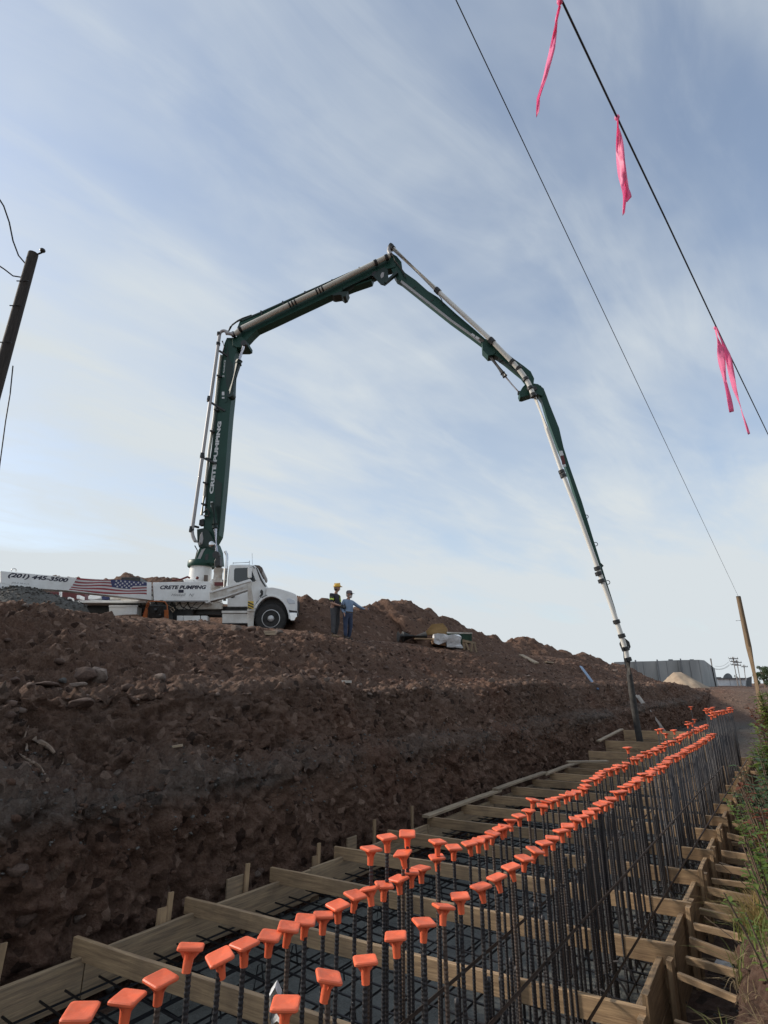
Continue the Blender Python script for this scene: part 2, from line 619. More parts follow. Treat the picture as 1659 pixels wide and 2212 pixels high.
def board(name, p0, p1, w, h, m, parent=None, up=Vector((0, 0, 1)), warp=0.0):
    """timber with its own long axis along local X; w across, h along up"""
    p0, p1 = Vector(p0), Vector(p1)
    d = p1 - p0
    L = d.length
    x = d.normalized()
    y, z = frame_of(d, up)
    b = MB()
    n = 6
    ph = random.uniform(0, 6)
    vs, fs = [], []
    ox = random.uniform(-50, 50)
    for i in range(n + 1):
        q = -L / 2 + L * i / n
        dy = warp * math.sin(ph + i * 0.9)
        dz = warp * math.cos(ph * 1.7 + i * 1.1)
        c = 0.0025
        for (a, e) in ((-w / 2 + c, -h / 2), (w / 2 - c, -h / 2), (w / 2, -h / 2 + c), (w / 2, h / 2 - c), (w / 2 - c, h / 2), (-w / 2 + c, h / 2), (-w / 2, h / 2 - c), (-w / 2, -h / 2 + c)):
            vs.append((q, a + dy, e + dz))
    for i in range(n):
        for k in range(8):
            a, e = i * 8 + k, i * 8 + (k + 1) % 8
            fs.append((a, e, e + 8, a + 8))
    fs.append(tuple(range(8))[::-1])
    fs.append(tuple(range(n * 8, n * 8 + 8)))
    me = bpy.data.meshes.new(name)
    me.from_pydata(vs, [], fs)
    me.materials.append(MATS[m])
    o = bpy.data.objects.new(name, me)
    COL.objects.link(o)
    M = Matrix((x.to_tuple() + (0,), (-y).to_tuple() + (0,), z.to_tuple() + (0,), (0, 0, 0, 1))).transposed()
    M.translation = (p0 + p1) / 2
    if parent is not None:
        o.parent = parent
        M = root_matrix(parent).inverted() @ M
    o.location, o.rotation_euler = M.to_translation(), M.to_euler()
    return o


def grid_mesh(name, P, mats, loc=None, attrs=None, smooth=True):
    """P: (n, m, 3) numpy array -> mesh object"""
    n, m = P.shape[:2]
    V = P.reshape(-1, 3)
    if loc is not None:
        V = V - np.array(loc)
    i = np.arange((n - 1) * (m - 1))
    r, c = i // (m - 1), i % (m - 1)
    a = r * m + c
    F = np.stack([a, a + 1, a + m + 1, a + m], 1)
    me = bpy.data.meshes.new(name)
    me.vertices.add(len(V))
    me.vertices.foreach_set('co', V.astype(np.float32).ravel())
    me.loops.add(F.size)
    me.loops.foreach_set('vertex_index', F.astype(np.int32).ravel())
    me.polygons.add(len(F))
    me.polygons.foreach_set('loop_start', (np.arange(len(F)) * 4).astype(np.int32))
    me.polygons.foreach_set('use_smooth', np.full(len(F), smooth))
    me.update(calc_edges=True)
    me.validate()
    for k, arr in (attrs or {}).items():
        at_ = me.attributes.new(k, 'FLOAT', 'POINT')
        at_.data.foreach_set('value', arr.astype(np.float32).ravel())
    for q in (mats if isinstance(mats, (list, tuple)) else [mats]):
        me.materials.append(MATS[q] if isinstance(q, str) else q)
    o = bpy.data.objects.new(name, me)
    COL.objects.link(o)
    if loc is not None:
        o.location = loc
    return o, F


def sstep(x, a, b):
    x = np.clip((x - a) / (b - a), 0, 1)
    return x * x * (3 - 2 * x)
# ------------------------------------------------------------------ soil material
def soil_material(name, base, light, dark, red, gravel_cols=((0.150, 0.146, 0.132), (0.06, 0.058, 0.052))):
    m = bpy.data.materials.new(name)
    m.use_nodes = True
    nt = m.node_tree
    L = nt.links
    b = nt.nodes['Principled BSDF']
    b.inputs['Roughness'].default_value = 0.95
    b.inputs['Specular IOR Level'].default_value = 0.2
    tc = nt.nodes.new('ShaderNodeTexCoord')

    def noise(scale, detail=6, rough=0.6, dist=0.0):
        n = nt.nodes.new('ShaderNodeTexNoise')
        n.inputs['Scale'].default_value = scale
        n.inputs['Detail'].default_value = detail
        n.inputs['Roughness'].default_value = rough
        n.inputs['Distortion'].default_value = dist
        L.new(tc.outputs['Object'], n.inputs['Vector'])
        return n.outputs[0]

    def ramp(src, stops):
        r = nt.nodes.new('ShaderNodeValToRGB')
        e = r.color_ramp.elements
        while len(e) < len(stops):
            e.new(0.5)
        for q, (pos, c) in zip(e, stops):
            q.position = pos
            q.color = (*c, 1)
        L.new(src, r.inputs[0])
        return r.outputs[0]

    def mix(f, a, bb, typ='MIX'):
        n = nt.nodes.new('ShaderNodeMix')
        n.data_type = 'RGBA'
        n.blend_type = typ
        if isinstance(f, float):
            n.inputs['Factor'].default_value = f
        else:
            L.new(f, n.inputs['Factor'])
        for k, q in (('A', a), ('B', bb)):
            if isinstance(q, tuple):
                n.inputs[k].default_value = (*q, 1)
            else:
                L.new(q, n.inputs[k])
        return n.outputs['Result']

    def mrange(src, a, bb):
        n = nt.nodes.new('ShaderNodeMapRange')
        n.inputs['From Min'].default_value = a
        n.inputs['From Max'].default_value = bb
        L.new(src, n.inputs['Value'])
        return n.outputs[0]

    c = ramp(noise(1.3, 8, 0.65, 0.3), [(0.3, dark), (0.52, base), (0.72, light)])
    c = mix(mrange(noise(0.55, 4, 0.6), 0.50, 0.68), c, red)
    c = mix(0.5, c, ramp(noise(9.0, 8, 0.7), [(0.34, dark), (0.5, base), (0.66, light)]))  # strong dark tones, here and in the finer noise, also paint in crevice shade
    c = mix(0.35, c, ramp(noise(34.0, 6, 0.7), [(0.36, dark), (0.5, base), (0.64, light)]))
    # pale stones and dark cells that put the shade of pits into the colour
    vo = nt.nodes.new('ShaderNodeTexVoronoi')
    vo.inputs['Scale'].default_value = 11.0
    L.new(tc.outputs['Object'], vo.inputs['Vector'])
    sep = nt.nodes.new('ShaderNodeSeparateColor')
    L.new(vo.outputs['Color'], sep.inputs[0])
    c = mix(mrange(sep.outputs[0], 0.93, 0.97), c, tuple(q * 1.1 for q in light))
    c = mix(mrange(sep.outputs[1], 0.88, 0.97), c, tuple(q * 0.8 for q in dark))
    # grey crushed stone where the attribute says so
    ga = nt.nodes.new('ShaderNodeAttribute')
    ga.attribute_name = 'gravel'
    v2 = nt.nodes.new('ShaderNodeTexVoronoi')
    v2.inputs['Scale'].default_value = 24.0
    L.new(tc.outputs['Object'], v2.inputs['Vector'])
    s2 = nt.nodes.new('ShaderNodeSeparateColor')
    L.new(v2.outputs['Color'], s2.inputs[0])
    gcol = ramp(s2.outputs[0], [(0.0, gravel_cols[1]), (1.0, gravel_cols[0])])
    c = mix(ga.outputs['Fac'], c, gcol)
    L.new(c, b.inputs['Base Color'])
    bp = nt.nodes.new('ShaderNodeBump')
    bp.inputs['Strength'].default_value = 0.9
    bp.inputs['Distance'].default_value = 0.09
    ma = nt.nodes.new('ShaderNodeMath')
    ma.operation = 'MULTIPLY_ADD'
    L.new(noise(22, 8, 0.7), ma.inputs[0])
    ma.inputs[1].default_value = 0.9
    L.new(noise(6.0, 6, 0.65, 0.4), ma.inputs[2])
    L.new(ma.outputs[0], bp.inputs['Height'])
    L.new(bp.outputs[0], b.inputs['Normal'])
    MATS[name] = m
    return m


soil_material('soil', (0.150, 0.089, 0.063), (0.240, 0.160, 0.120), (0.062, 0.035, 0.025), (0.145, 0.066, 0.044))
soil_material('soil_mound', (0.140, 0.082, 0.057), (0.215, 0.138, 0.100), (0.070, 0.040, 0.029), (0.150, 0.074, 0.049))
soil_material('gravel_soil', (0.105, 0.068, 0.050), (0.16, 0.115, 0.09), (0.052, 0.034, 0.026), (0.115, 0.06, 0.04))

# ------------------------------------------------------------------ ground: one sheet out to the horizon
sA = np.concatenate([np.array([-500, -200, -100, -60, -35, -20, -12, -8, -5, -3, -2, -1, 0]), np.linspace(0.4, 17, 560), np.linspace(17.08, 42, 250), np.linspace(42.2, 52, 70), np.linspace(52.5, 70, 26), 70 * (1.11 ** np.arange(1, 26))])
ctrl = [  # t, z in the trench part, subdivisions to the next
    (-600, 2.4, 8), (-80, 3.3, 14), (-30, 3.5, 24), (-14, 3.42, 26), (-11.4, 3.26, 30), (-9.7, 2.93, 76), (-7.5, 1.98, 44), (-6.12, 1.80, 44), (-5.74, 1.04, 22),
    (-5.24, 0.90, 62), (-5.08, -0.60, 14), (-3.0, -0.62, 10), (-1.0, -0.62, 8), (-0.60, -0.60, 30), (-0.44, 0.22, 12), (-0.22, 0.46, 34), (3.0, 0.40, 14), (12, 0.8, 10), (80, 1.2, 6), (600, 1.2, 0)]
T0, Z0, seg, AMP, GRV = [], [], [], [], []
ampc = [0.3, 0.25, 0.12, 0.07, 0.07, 0.17, 0.18, 0.17, 0.20, 0.17, 0.12, 0.03, 0.03, 0.04, 0.10, 0.09, 0.05, 0.06, 0.2, 0.3]
grvc = [0, 0, 0, 0, 0, 0, 0.0, 0.18, 0.1, 0.5, 0.0, 0.3, 0.3, 0.2, 0, 0, 0, 0, 0, 0]
for j, (t_, z_, n_) in enumerate(ctrl):
    if n_ == 0:
        T0.append(t_), Z0.append(z_), AMP.append(ampc[j]), GRV.append(grvc[j]), seg.append(j)
        break
    for q in range(n_):
        w = q / n_
        t2, z2 = ctrl[j + 1][0], ctrl[j + 1][1]
        T0.append(t_ + (t2 - t_) * w)
        Z0.append(z_ + (z2 - z_) * w)
        AMP.append(ampc[j] + (ampc[j + 1] - ampc[j]) * w)
        GRV.append(grvc[j] + (grvc[j + 1] - grvc[j]) * w)
        seg.append(j + w)
T0, Z0, AMP, GRV, seg = map(np.array, (T0, Z0, AMP, GRV, seg))
nS, nT = len(sA), len(T0)
S = np.repeat(sA[:, None], nT, 1)
T = np.repeat(T0[None, :], nS, 0)
Zg = np.repeat(Z0[None, :], nS, 0)
# the wall line wanders along the trench
ps = np.stack([sA * 0.35, np.zeros(nS), np.zeros(nS)], 1)
wob1 = fbm(ps, 3, 0.5, 5)
wob2 = fbm(ps * 0.6 + 40, 3, 0.5, 15)
wob3 = fbm(ps * 1.7 + 80, 3, 0.5, 25)
infl_b = np.clip(1 - np.abs(seg - 7) / 1.4, 0, 1)
infl_c = np.clip(1 - np.abs(seg - 5.2) / 1.6, 0, 1)
infl_l = np.clip(1 - np.abs(seg - 8.6) / 1.0, 0, 1)
T += wob1[:, None] * 0.34 * infl_b + wob3[:, None] * 0.16 * infl_b + wob2[:, None] * 1.0 * infl_c + wob3[:, None] * 0.12 * infl_l
Zg += wob2[:, None] * 0.10 * infl_c + wob1[:, None] * 0.16 * infl_b + wob3[:, None] * 0.10 * infl_b + wob3[:, None] * 0.12 * infl_l
# at the near end the bench is broken down into a slope, the berm in front of the truck is a little higher
near = sstep(S, 5.5, 2.0)
Zg += near * 0.22 * np.clip(1 - np.abs(seg - 5.2) / 1.3, 0, 1)
T += near * (-0.35) * np.clip(1 - np.abs(seg - 7.2) / 1.6, 0, 1)
# right bank drifts towards the form
rb = np.clip(1 - np.abs(seg - 13.8) / 1.8, 0, 1)
T += -0.028 * np.clip(S, 0, 14) * rb
Zg += 0.03 * np.clip(S, 0, 30) * (seg > 13.6) * np.clip((seg - 13.6) / 0.8, 0, 1) * (1 - sstep(seg, 16.6, 18))
# gravel floor beyond the footing, then a ramp up to the far ground
fl = (seg > 9.9) & (seg < 13.2)
Zg += np.where(fl, sstep(S, 20.5, 22.5) * 0.32, 0)
flat = sstep(S, 40, 46.5)
flat_hi = sstep(S, 40, 48)
hi = seg < 9.5
far_z = 1.45 - 0.35 * sstep(S, 48, 90)
Zg = np.where(hi, Zg * (1 - flat_hi) + far_z * flat_hi, Zg * (1 - flat) + far_z * flat)
behind = sstep(S, 0.0, -12.0)
Zg = Zg * (1 - behind * (seg > 9.5) * (seg < 14)) + 0.3 * behind * (seg > 9.5) * (seg < 14)
P = np.zeros((nS, nT, 3))
U3, T3 = np.array(US), np.array(UT)
P[:] = S[..., None] * U3 + T[..., None] * T3
P[..., 2] = Zg
# normals of the smooth sheet
gs = np.gradient(P, axis=0)
gt = np.gradient(P, axis=1)
Nn = np.cross(gt, gs)
Nn /= np.linalg.norm(Nn, axis=2, keepdims=True) + 1e-9
side_ = (Nn * (T3 * 0.75 + np.array([0, 0, 0.65]))).sum(-1, keepdims=True)
Nn *= np.where(np.repeat((seg > 5) & (seg < 10.3), 1)[None, :, None], np.sign(side_ + 1e-9), np.sign(Nn[..., 2:3] + 1e-6))
wallish = (seg > 6.9) & (seg < 10.1)
flatP = P.reshape(-1, 3)
amp = np.repeat(AMP[None, :], nS, 0) * (1 - 0.35 * flat)
amp = amp * (1 + 0.6 * near * (seg > 4.9) * (seg < 10))
# keep level ground under the truck and the men
dtr = np.abs(seg - 3.5)
n1 = fbm(flatP * 0.9, 4, 0.5, 1)
v1, cv1 = voro(flatP * np.array([1.6, 1.6, 2.0]) + 0.5 * n1[:, None], 3)
v2, cv2 = voro(flatP * 5.0 + 0.8 * n1[:, None], 31)
v3, cv3 = voro(flatP * 12.0 + 1.5 * n1[:, None], 51)
n2 = fbm(flatP * 4.0, 4, 0.6, 11)
n3 = fbm(flatP * 13.0, 3, 0.6, 21)
rid = 1 - np.abs(fbm(flatP * np.array([2.2, 2.2, 0.7]), 4, 0.55, 41)) * 2       # upright scrape marks
disp = (n1 * 0.55 + (0.55 - v1) * 0.65 * (0.4 + cv1) + n2 * 0.55 + (0.5 - v2) * 0.52 * (0.3 + cv2) + (0.5 - v3) * 0.50 * (0.2 + cv3) + n3 * 0.40)
disp = disp + np.where(np.repeat(((seg > 6.8) & (seg < 10.2))[None, :], nS, 0).ravel(), (rid - 0.4) * 0.75, 0)
pit = np.clip(voro(flatP * np.array([0.9, 0.9, 1.3]) + 7, 71)[1] - 0.80, 0, 1) * 5
pitd, pitv = voro(flatP * np.array([0.9, 0.9, 1.3]) + 7, 71)
cave = np.where(pitv > 0.62, np.clip(0.5 - pitd, 0, 0.5), 0) * np.repeat(((seg > 8.7) & (seg < 10.05))[None, :], nS, 0).ravel()
disp = disp - cave * 2.6
P = P + Nn * (amp.ravel() * disp).reshape(nS, nT, 1)
gr = np.repeat((GRV * (1 - sstep(seg, 9.02, 9.2)) + np.where(seg > 9.9, GRV, 0))[None, :], nS, 0)
gr = gr * np.where(np.repeat(((seg > 6.2) & (seg < 9.8))[None, :], nS, 0), np.clip(0.75 + 1.6 * fbm(flatP * 0.8, 3, 0.5, 61).reshape(nS, nT), 0, 1), 1)
road = sstep(S, 20.5, 22) * ((seg > 9.9) & (seg < 13.4)) * (1 - 0.9 * sstep(S, 36, 44))
gr = np.maximum(gr, road * (0.75 + 0.4 * fbm(flatP * 0.5, 3, 0.5, 66).reshape(nS, nT)))
ground, gF = grid_mesh('ground', P, 'soil', None, {'gravel': np.clip(gr, 0, 1)})
kind(ground, 'structure')
gV = P.reshape(-1, 3)
GB = BVHTree.FromPolygons([tuple(q) for q in gV], [tuple(int(i) for i in q) for q in gF])
GN = Nn.reshape(-1, 3)
GS, GSEG = S.ravel(), np.repeat(seg[None, :], nS, 0).ravel()


def drop(p):                             # ground height under a point
    h = GB.ray_cast(Vector((p[0], p[1], 60)), Vector((0, 0, -1)))
    return Vector((p[0], p[1], h[0].z if h[0] else 0.0))


def hit(x, y, lift=0.0):                 # where a photograph pixel meets the ground
    r = ray(x, y).normalized()
    h = GB.ray_cast(CAMV, r)
    p = h[0] if h[0] else CAMV + r * 60
    return p + Vector((0, 0, lift))


# ------------------------------------------------------------------ spoil heaps
def ridge(name, crest, label, m, slope=0.62, wid=5.0, amp=0.35, nu=90, nv=70, toward=None, seed=0, base=None, fr=1.0):
    pts = [at(*c) for c in crest]
    tt = np.linspace(0, 1, len(pts))
    q = np.linspace(0, 1, nu)
    C = np.stack([np.interp(q, tt, [p[i] for p in pts]) for i in range(3)], 1)
    tang = np.gradient(C[:, :2], axis=0)
    tang /= np.linalg.norm(tang, axis=1, keepdims=True)
    perp = np.stack([tang[:, 1], -tang[:, 0]], 1)
    for _ in range(8):
        perp[1:-1] = (perp[:-2] + perp[1:-1] * 2 + perp[2:]) / 4
    v = np.linspace(-1, 1, nv)
    v = np.sign(v) * np.abs(v) ** 1.2
    Q = np.zeros((nu, nv, 3))
    for j in range(nv):
        d = v[j] * wid
        Q[:, j, :2] = C[:, :2] + perp * d
        Q[:, j, 2] = C[:, 2] - np.sqrt((slope * d) ** 2 + 0.09) + 0.3
    X = Q.reshape(-1, 3)
    nn = fbm(X * 0.8 * fr + seed, 4, 0.55, seed) * 0.6 + (0.5 - voro(X * 1.5 * fr + seed, seed)[0]) * 0.6 + fbm(X * 5 * fr, 4, 0.6, seed + 5) * 0.35
    ends = np.minimum(np.linspace(0, 1, nu), np.linspace(1, 0, nu))
    X[:, 2] += nn * amp - np.repeat(np.clip(0.04 - ends, 0, 1) * 60, nv)
    g = np.array([drop(p).z for p in X]) if base is None else np.full(len(X), base)
    X[:, 2] = np.maximum(X[:, 2], g - 0.25)
    loc = Vector(X.mean(0))
    loc.z = float(g.min())
    o, _ = grid_mesh(name, X.reshape(nu, nv, 3), m, loc, {'gravel': np.zeros(len(X))})
    if label:
        tag(o, label, 'dirt mound')
    return o


ridge('dirt_mound', [(330, 1345, 21.5), (380, 1325, 21.2), (470, 1315, 20.8), (560, 1300, 20.6), (642, 1289, 20.5), (690, 1298, 20.8), (740, 1312, 21.6), (775, 1312, 22.4), (800, 1304, 23), (822, 1290, 23.4), (850, 1297, 24), (880, 1303, 24.6), (910, 1314, 25.2), (940, 1330, 26), (985, 1346, 27), (1030, 1363, 28), (1065, 1377, 29), (1110, 1404, 30)],
      'long reddish brown spoil heap behind the two men', 'soil_mound', 0.75, 5.5, 0.46, 200, 110, seed=3)
ridge('dirt_mound', [(1060, 1410, 31), (1090, 1382, 31.5), (1112, 1377, 32), (1130, 1374, 32.5), (1150, 1385, 33), (1185, 1398, 34), (1220, 1406, 35), (1260, 1416, 36.5), (1300, 1428, 38), (1345, 1438, 40), (1390, 1458, 42)],
      'smaller reddish spoil heap right of the long one, nearest the end hose', 'soil_mound', 0.8, 5.0, 0.46, 150, 80, seed=13)
ridge('dirt_mound', [(60, 1262, 27), (125, 1240, 27), (170, 1252, 27), (230, 1254, 27.5), (285, 1243, 28), (330, 1246, 28), (365, 1246, 28), (405, 1256, 28), (470, 1275, 28)],
      'distant dirt heap showing just above the rear outrigger beam', 'soil_mound', 0.7, 6.0, 0.4, 100, 50, seed=23)
gp = ridge('gravel_pile', [(-60, 1300, 14.6), (0, 1276, 14.7), (28, 1269, 14.8), (62, 1269, 14.8), (100, 1281, 14.8), (150, 1298, 14.8), (195, 1313, 14.8)],
           None, 'gravel_grey', 0.72, 2.6, 0.10, 110, 80, seed=33, fr=2.5)
tag(gp, 'grey gravel pile at the left edge under the phone number beam', 'gravel pile')
sp = ridge('sand_pile', [(1425, 1482, 68), (1440, 1465, 68), (1456, 1452, 68), (1470, 1452, 68), (1490, 1463, 68), (1515, 1476, 68), (1535, 1485, 68)], None, 'sand_tan', 0.6, 6, 0.25, 60, 40, seed=43, fr=0.5)
tag(sp, 'pale tan sand pile in front of the grey warehouse', 'sand pile')

# ------------------------------------------------------------------ stones
def rock_mesh(seed, n=3, flat=0.7):
    import bmesh
    bm = bmesh.new()
    bmesh.ops.create_icosphere(bm, subdivisions=n, radius=1.0)
    V = np.array([v.co[:] for v in bm.verts])
    rr = np.random.default_rng(seed)
    for _ in range(9):                       # chop with random planes
        d = rr.normal(size=3)
        d /= np.linalg.norm(d)
        h = rr.uniform(0.55, 0.85)
        k = np.maximum(V @ d - h, 0)
        V -= k[:, None] * d * 0.92
    V *= 1 + 0.07 * fbm(V * 2.5 + seed, 3, 0.5, seed)[:, None]
    V *= np.array([1.0, rr.uniform(0.6, 0.9), flat * rr.uniform(0.7, 1.1)])
    for v, q in zip(bm.verts, V):
        v.co = q
    me = bpy.data.meshes.new('rock')
    bm.to_mesh(me)
    bm.free()
    return me


RM = [rock_mesh(100 + i) for i in range(6)]


def rock(px, py, width_px, label, m, var=0, squash=1.0, name='rock', group=None):
    p = hit(px, py)
    k = (p - CAMV).dot(Vector((0, math.cos(TH), math.sin(TH))))
    r = width_px / FPX * k / 2
    me = RM[var % 6].copy()
    me.materials.append(MATS[m])
    me.polygons.foreach_set('use_smooth', [False] * len(me.polygons))
    o = bpy.data.objects.new(name, me)
    COL.objects.link(o)
    o.location = p + Vector((0, 0, r * 0.25))
    o.scale = (r, r, r * squash)
    o.rotation_euler = (random.uniform(-0.3, 0.3), random.uniform(-0.3, 0.3), random.uniform(-0.5, 0.5))
    return tag(o, label, 'rock', group)


rock(210, 1467, 62, 'largest pale tan boulder on the bench, at the left', 'rock_tan', 0, 1.05)
rock(180, 1466, 56, 'brown boulder tucked behind the left side of the largest pale boulder', 'rock_brown', 1, 0.9)
rock(136, 1473, 22, 'small blue grey stone left of the two big boulders', 'rock_grey', 2)
rock(28, 1475, 30, 'rounded brown stone on the bench near the left edge', 'rock_brown', 3)
rock(66, 1483, 22, 'upright brown stone between the left edge and the boulders', 'rock_brown', 4)
rock(100, 1487, 62, 'long flat brown slab lying on the bench left of the boulders', 'rock_brown', 5, 0.3)
rock(166, 1484, 40, 'low flat stone just below the two big boulders', 'rock_tan', 1, 0.4)
rock(348, 1468, 32, 'pale stone alone on the bench right of the boulders', 'rock_tan', 2)
rock(170, 1530, 64, 'broad brown stone set in the cut face below the boulders', 'rock_brown', 3, 0.7)
rock(254, 1675, 30, 'round stone bulging from the middle of the cut face', 'rock_tan', 4)
rock(22, 1548, 26, 'brown stone in the cut face by the left edge', 'rock_brown', 5)
rock(75, 1300, 24, 'rust coloured stone on the gravel pile', 'rock_tan', 0)
rock(55, 1310, 18, 'small pale stone at the foot of the gravel pile', 'rock_tan', 2)
rock(130, 1312, 14, 'flat pale chip right of the gravel pile', 'rock_tan', 4, 0.4)
rock(509, 1361, 26, 'pinkish stone beneath the cab steps of the truck', 'rock_tan', 1)
rock(600, 1369, 24, 'pale stone against the front tyre of the truck', 'rock_tan', 3)
rock(668, 1367, 8, 'tiny pale stone on the dirt between tyre and men', 'rock_tan', 5)
rock(543, 1363, 26, 'lump of red earth between the outrigger foot and front tyre', 'rock_brown', 2)
rock(653, 1455, 20, 'angular stone on the bench below the hard hat man', 'rock_brown', 0)
rock(677, 1467, 18, 'rounded stone right of the angular one on the bench', 'rock_brown', 4)
rock(705, 1470, 16, 'squat stone by the white scrap on the bench', 'rock_tan', 1)
rock(735, 1460, 18, 'stone above the white scrap on the bench', 'rock_brown', 5)
rock(806, 1405, 22, 'brown stone on the slope below the second man', 'rock_brown', 2)
rock(755, 1403, 14, 'small stone on the slope under the hard hat man', 'rock_brown', 3)
rock(1063, 1472, 20, 'pale stone on the bench below the wrapped bundle', 'rock_tan', 0)
rock(1142, 1462, 10, 'small pale stone on the bench right of the wrapped bundle', 'rock_tan', 2)
rock(1330, 1452, 14, 'pale stone on the rim above the blue ladder', 'rock_tan', 4)
rock(556, 1890, 20, 'round pale stone at the foot of the cut by the forms', 'rock_tan', 1)
rock(48, 1990, 62, 'grey brown stone at the lower left of the cut face', 'rock_brown', 1, 0.9)
rock(170, 1985, 34, 'pale lump low in the cut face above the near form', 'rock_tan', 3)
rock(40, 1885, 50, 'dull stone in the lower cut face by the left edge', 'rock_brown', 4, 0.8)
rock(560, 1885, 24, 'stone wedged at the base of the cut behind the third cross board', 'rock_brown', 5)

# rubble nobody could count
def scatter(name, idx, rmin, rmax, m, seed, power=2.5, sink=0.2, gV=None, GN=None):
    gV = globals()['gV'] if gV is None else gV
    GN = globals()['GN'] if GN is None else GN
    import bmesh
    bm = bmesh.new()
    bmesh.ops.create_icosphere(bm, subdivisions=1, radius=1.0)
    bV = np.array([v.co[:] for v in bm.verts])
    bF = np.array([[v.index for v in f.verts] for f in bm.faces])
    bm.free()
    rr = np.random.default_rng(seed)
    n = len(idx)
    c = gV[idx] + rr.normal(size=(n, 3)) * 0.02
    r = rmin + (rmax - rmin) * rr.random(n) ** power
    ax = np.stack([rr.uniform(0.8, 1.3, n), rr.uniform(0.6, 1.1, n), rr.uniform(0.4, 0.8, n)], 1)
    jit = rr.uniform(0.72, 1.15, (n, len(bV)))
    V = bV[None] * jit[..., None] * ax[:, None]
    a = rr.uniform(0, 6.28, n)
    b = rr.uniform(-0.5, 0.5, n)
    ca, sa, cb, sb = np.cos(a), np.sin(a), np.cos(b), np.sin(b)
    x, y, z = V[..., 0], V[..., 1], V[..., 2]
    y, z = y * cb[:, None] - z * sb[:, None], y * sb[:, None] + z * cb[:, None]
    x, y = x * ca[:, None] - y * sa[:, None], x * sa[:, None] + y * ca[:, None]
    V = np.stack([x, y, z], 2) * r[:, None, None] + c[:, None] + GN[idx][:, None] * (r * sink)[:, None, None]
    F = (bF[None] + (np.arange(n) * len(bV))[:, None, None]).reshape(-1, 3)
    me = bpy.data.meshes.new(name)
    V = V.reshape(-1, 3)
    me.vertices.add(len(V))
    me.vertices.foreach_set('co', V.astype(np.float32).ravel())
    me.loops.add(F.size)
    me.loops.foreach_set('vertex_index', F.astype(np.int32).ravel())
    me.polygons.add(len(F))
    me.polygons.foreach_set('loop_start', (np.arange(len(F)) * 3).astype(np.int32))
    me.update(calc_edges=True)
    me.materials.append(MATS[m])
    o = bpy.data.objects.new(name, me)
    COL.objects.link(o)
    return kind(o, 'stuff')


def pick(cond, n, seed):
    i = np.nonzero(cond)[0]
    return np.random.default_rng(seed).choice(i, min(n, len(i)), replace=False)


vis = (GS > 1.2) & (GS < 40)
tag(scatter('rubble', pick(vis & (GSEG > 5.3) & (GSEG < 7.2), 1100, 1), 0.010, 0.085, 'rock_brown', 1, 4.5), 'brown stone rubble strewn over slope and bench', 'rubble')
tag(scatter('rubble', pick(vis & (GSEG > 6.2) & (GSEG < 7.2), 420, 2), 0.010, 0.06, 'rock_tan', 2, 4.0), 'pale stone chips strewn along the bench', 'rubble')
tag(scatter('gravel', pick(vis & (GSEG > 8.0) & (GSEG < 9.3), 2600, 3), 0.006, 0.024, 'rock_grey', 3, 2.0), 'grey crushed stone along the ledge halfway down the cut', 'gravel')
tag(scatter('clods', pick(vis & (GSEG > 7.1) & (GSEG < 10.2), 4500, 4), 0.010, 0.055, 'soil', 4, 3.0, 0.0), 'brown earth clods and stones stuck in the cut face', 'clods')
tag(scatter('rubble', pick(vis & (GSEG > 3.0) & (GSEG < 5.3), 1100, 5), 0.010, 0.06, 'rock_brown', 5, 4.0), 'small stones scattered on the truck level ground', 'rubble')
tag(scatter('gravel', pick((GS > 1) & (GS < 36) & (GSEG > 9.95) & (GSEG < 13.1), 3500, 6), 0.012, 0.05, 'rock_grey', 6, 2.0), 'grey stones on the trench floor', 'gravel')
tag(scatter('clods', pick((GS > 1.5) & (GS < 20) & (GSEG > 12.6) & (GSEG < 15), 1200, 7), 0.01, 0.05, 'soil', 7, 2.5, 0.0), 'earth clods on the right trench bank', 'clods')

_pv = np.array([(gp.matrix_basis @ v.co)[:] for v in gp.data.vertices])
_pn = np.array([v.normal[:] for v in gp.data.vertices])
tag(scatter('gravel', np.random.default_rng(8).integers(0, len(_pv), 3800), 0.012, 0.045, 'rock_grey', 8, 2.0, 0.2, _pv, _pn), 'loose grey stones covering the gravel pile at the left edge', 'gravel')
# ------------------------------------------------------------------ footing: forms, cross boards, braces
ORD = ['first', 'second', 'third', 'fourth', 'fifth', 'sixth', 'seventh', 'eighth', 'ninth', 'tenth', 'eleventh', 'twelfth', 'thirteenth', 'fourteenth', 'fifteenth', 'sixteenth', 'seventeenth', 'eighteenth', 'nineteenth', 'twentieth']


def ordinal(i):
    if i < 20:
        return ORD[i]
    n = i + 1
    tens = {2: 'twenty', 3: 'thirty', 4: 'forty', 5: 'fifty', 6: 'sixty', 7: 'seventy', 8: 'eighty', 9: 'ninety'}
    if n % 10 == 0:
        return tens[n // 10][:-1] + 'ieth'
    return tens[n // 10] + ' ' + ORD[n % 10 - 1]


def tl(s):
    return -4.83 + 0.004 * s


def tr(s):
    return -1.13 - 0.018 * s


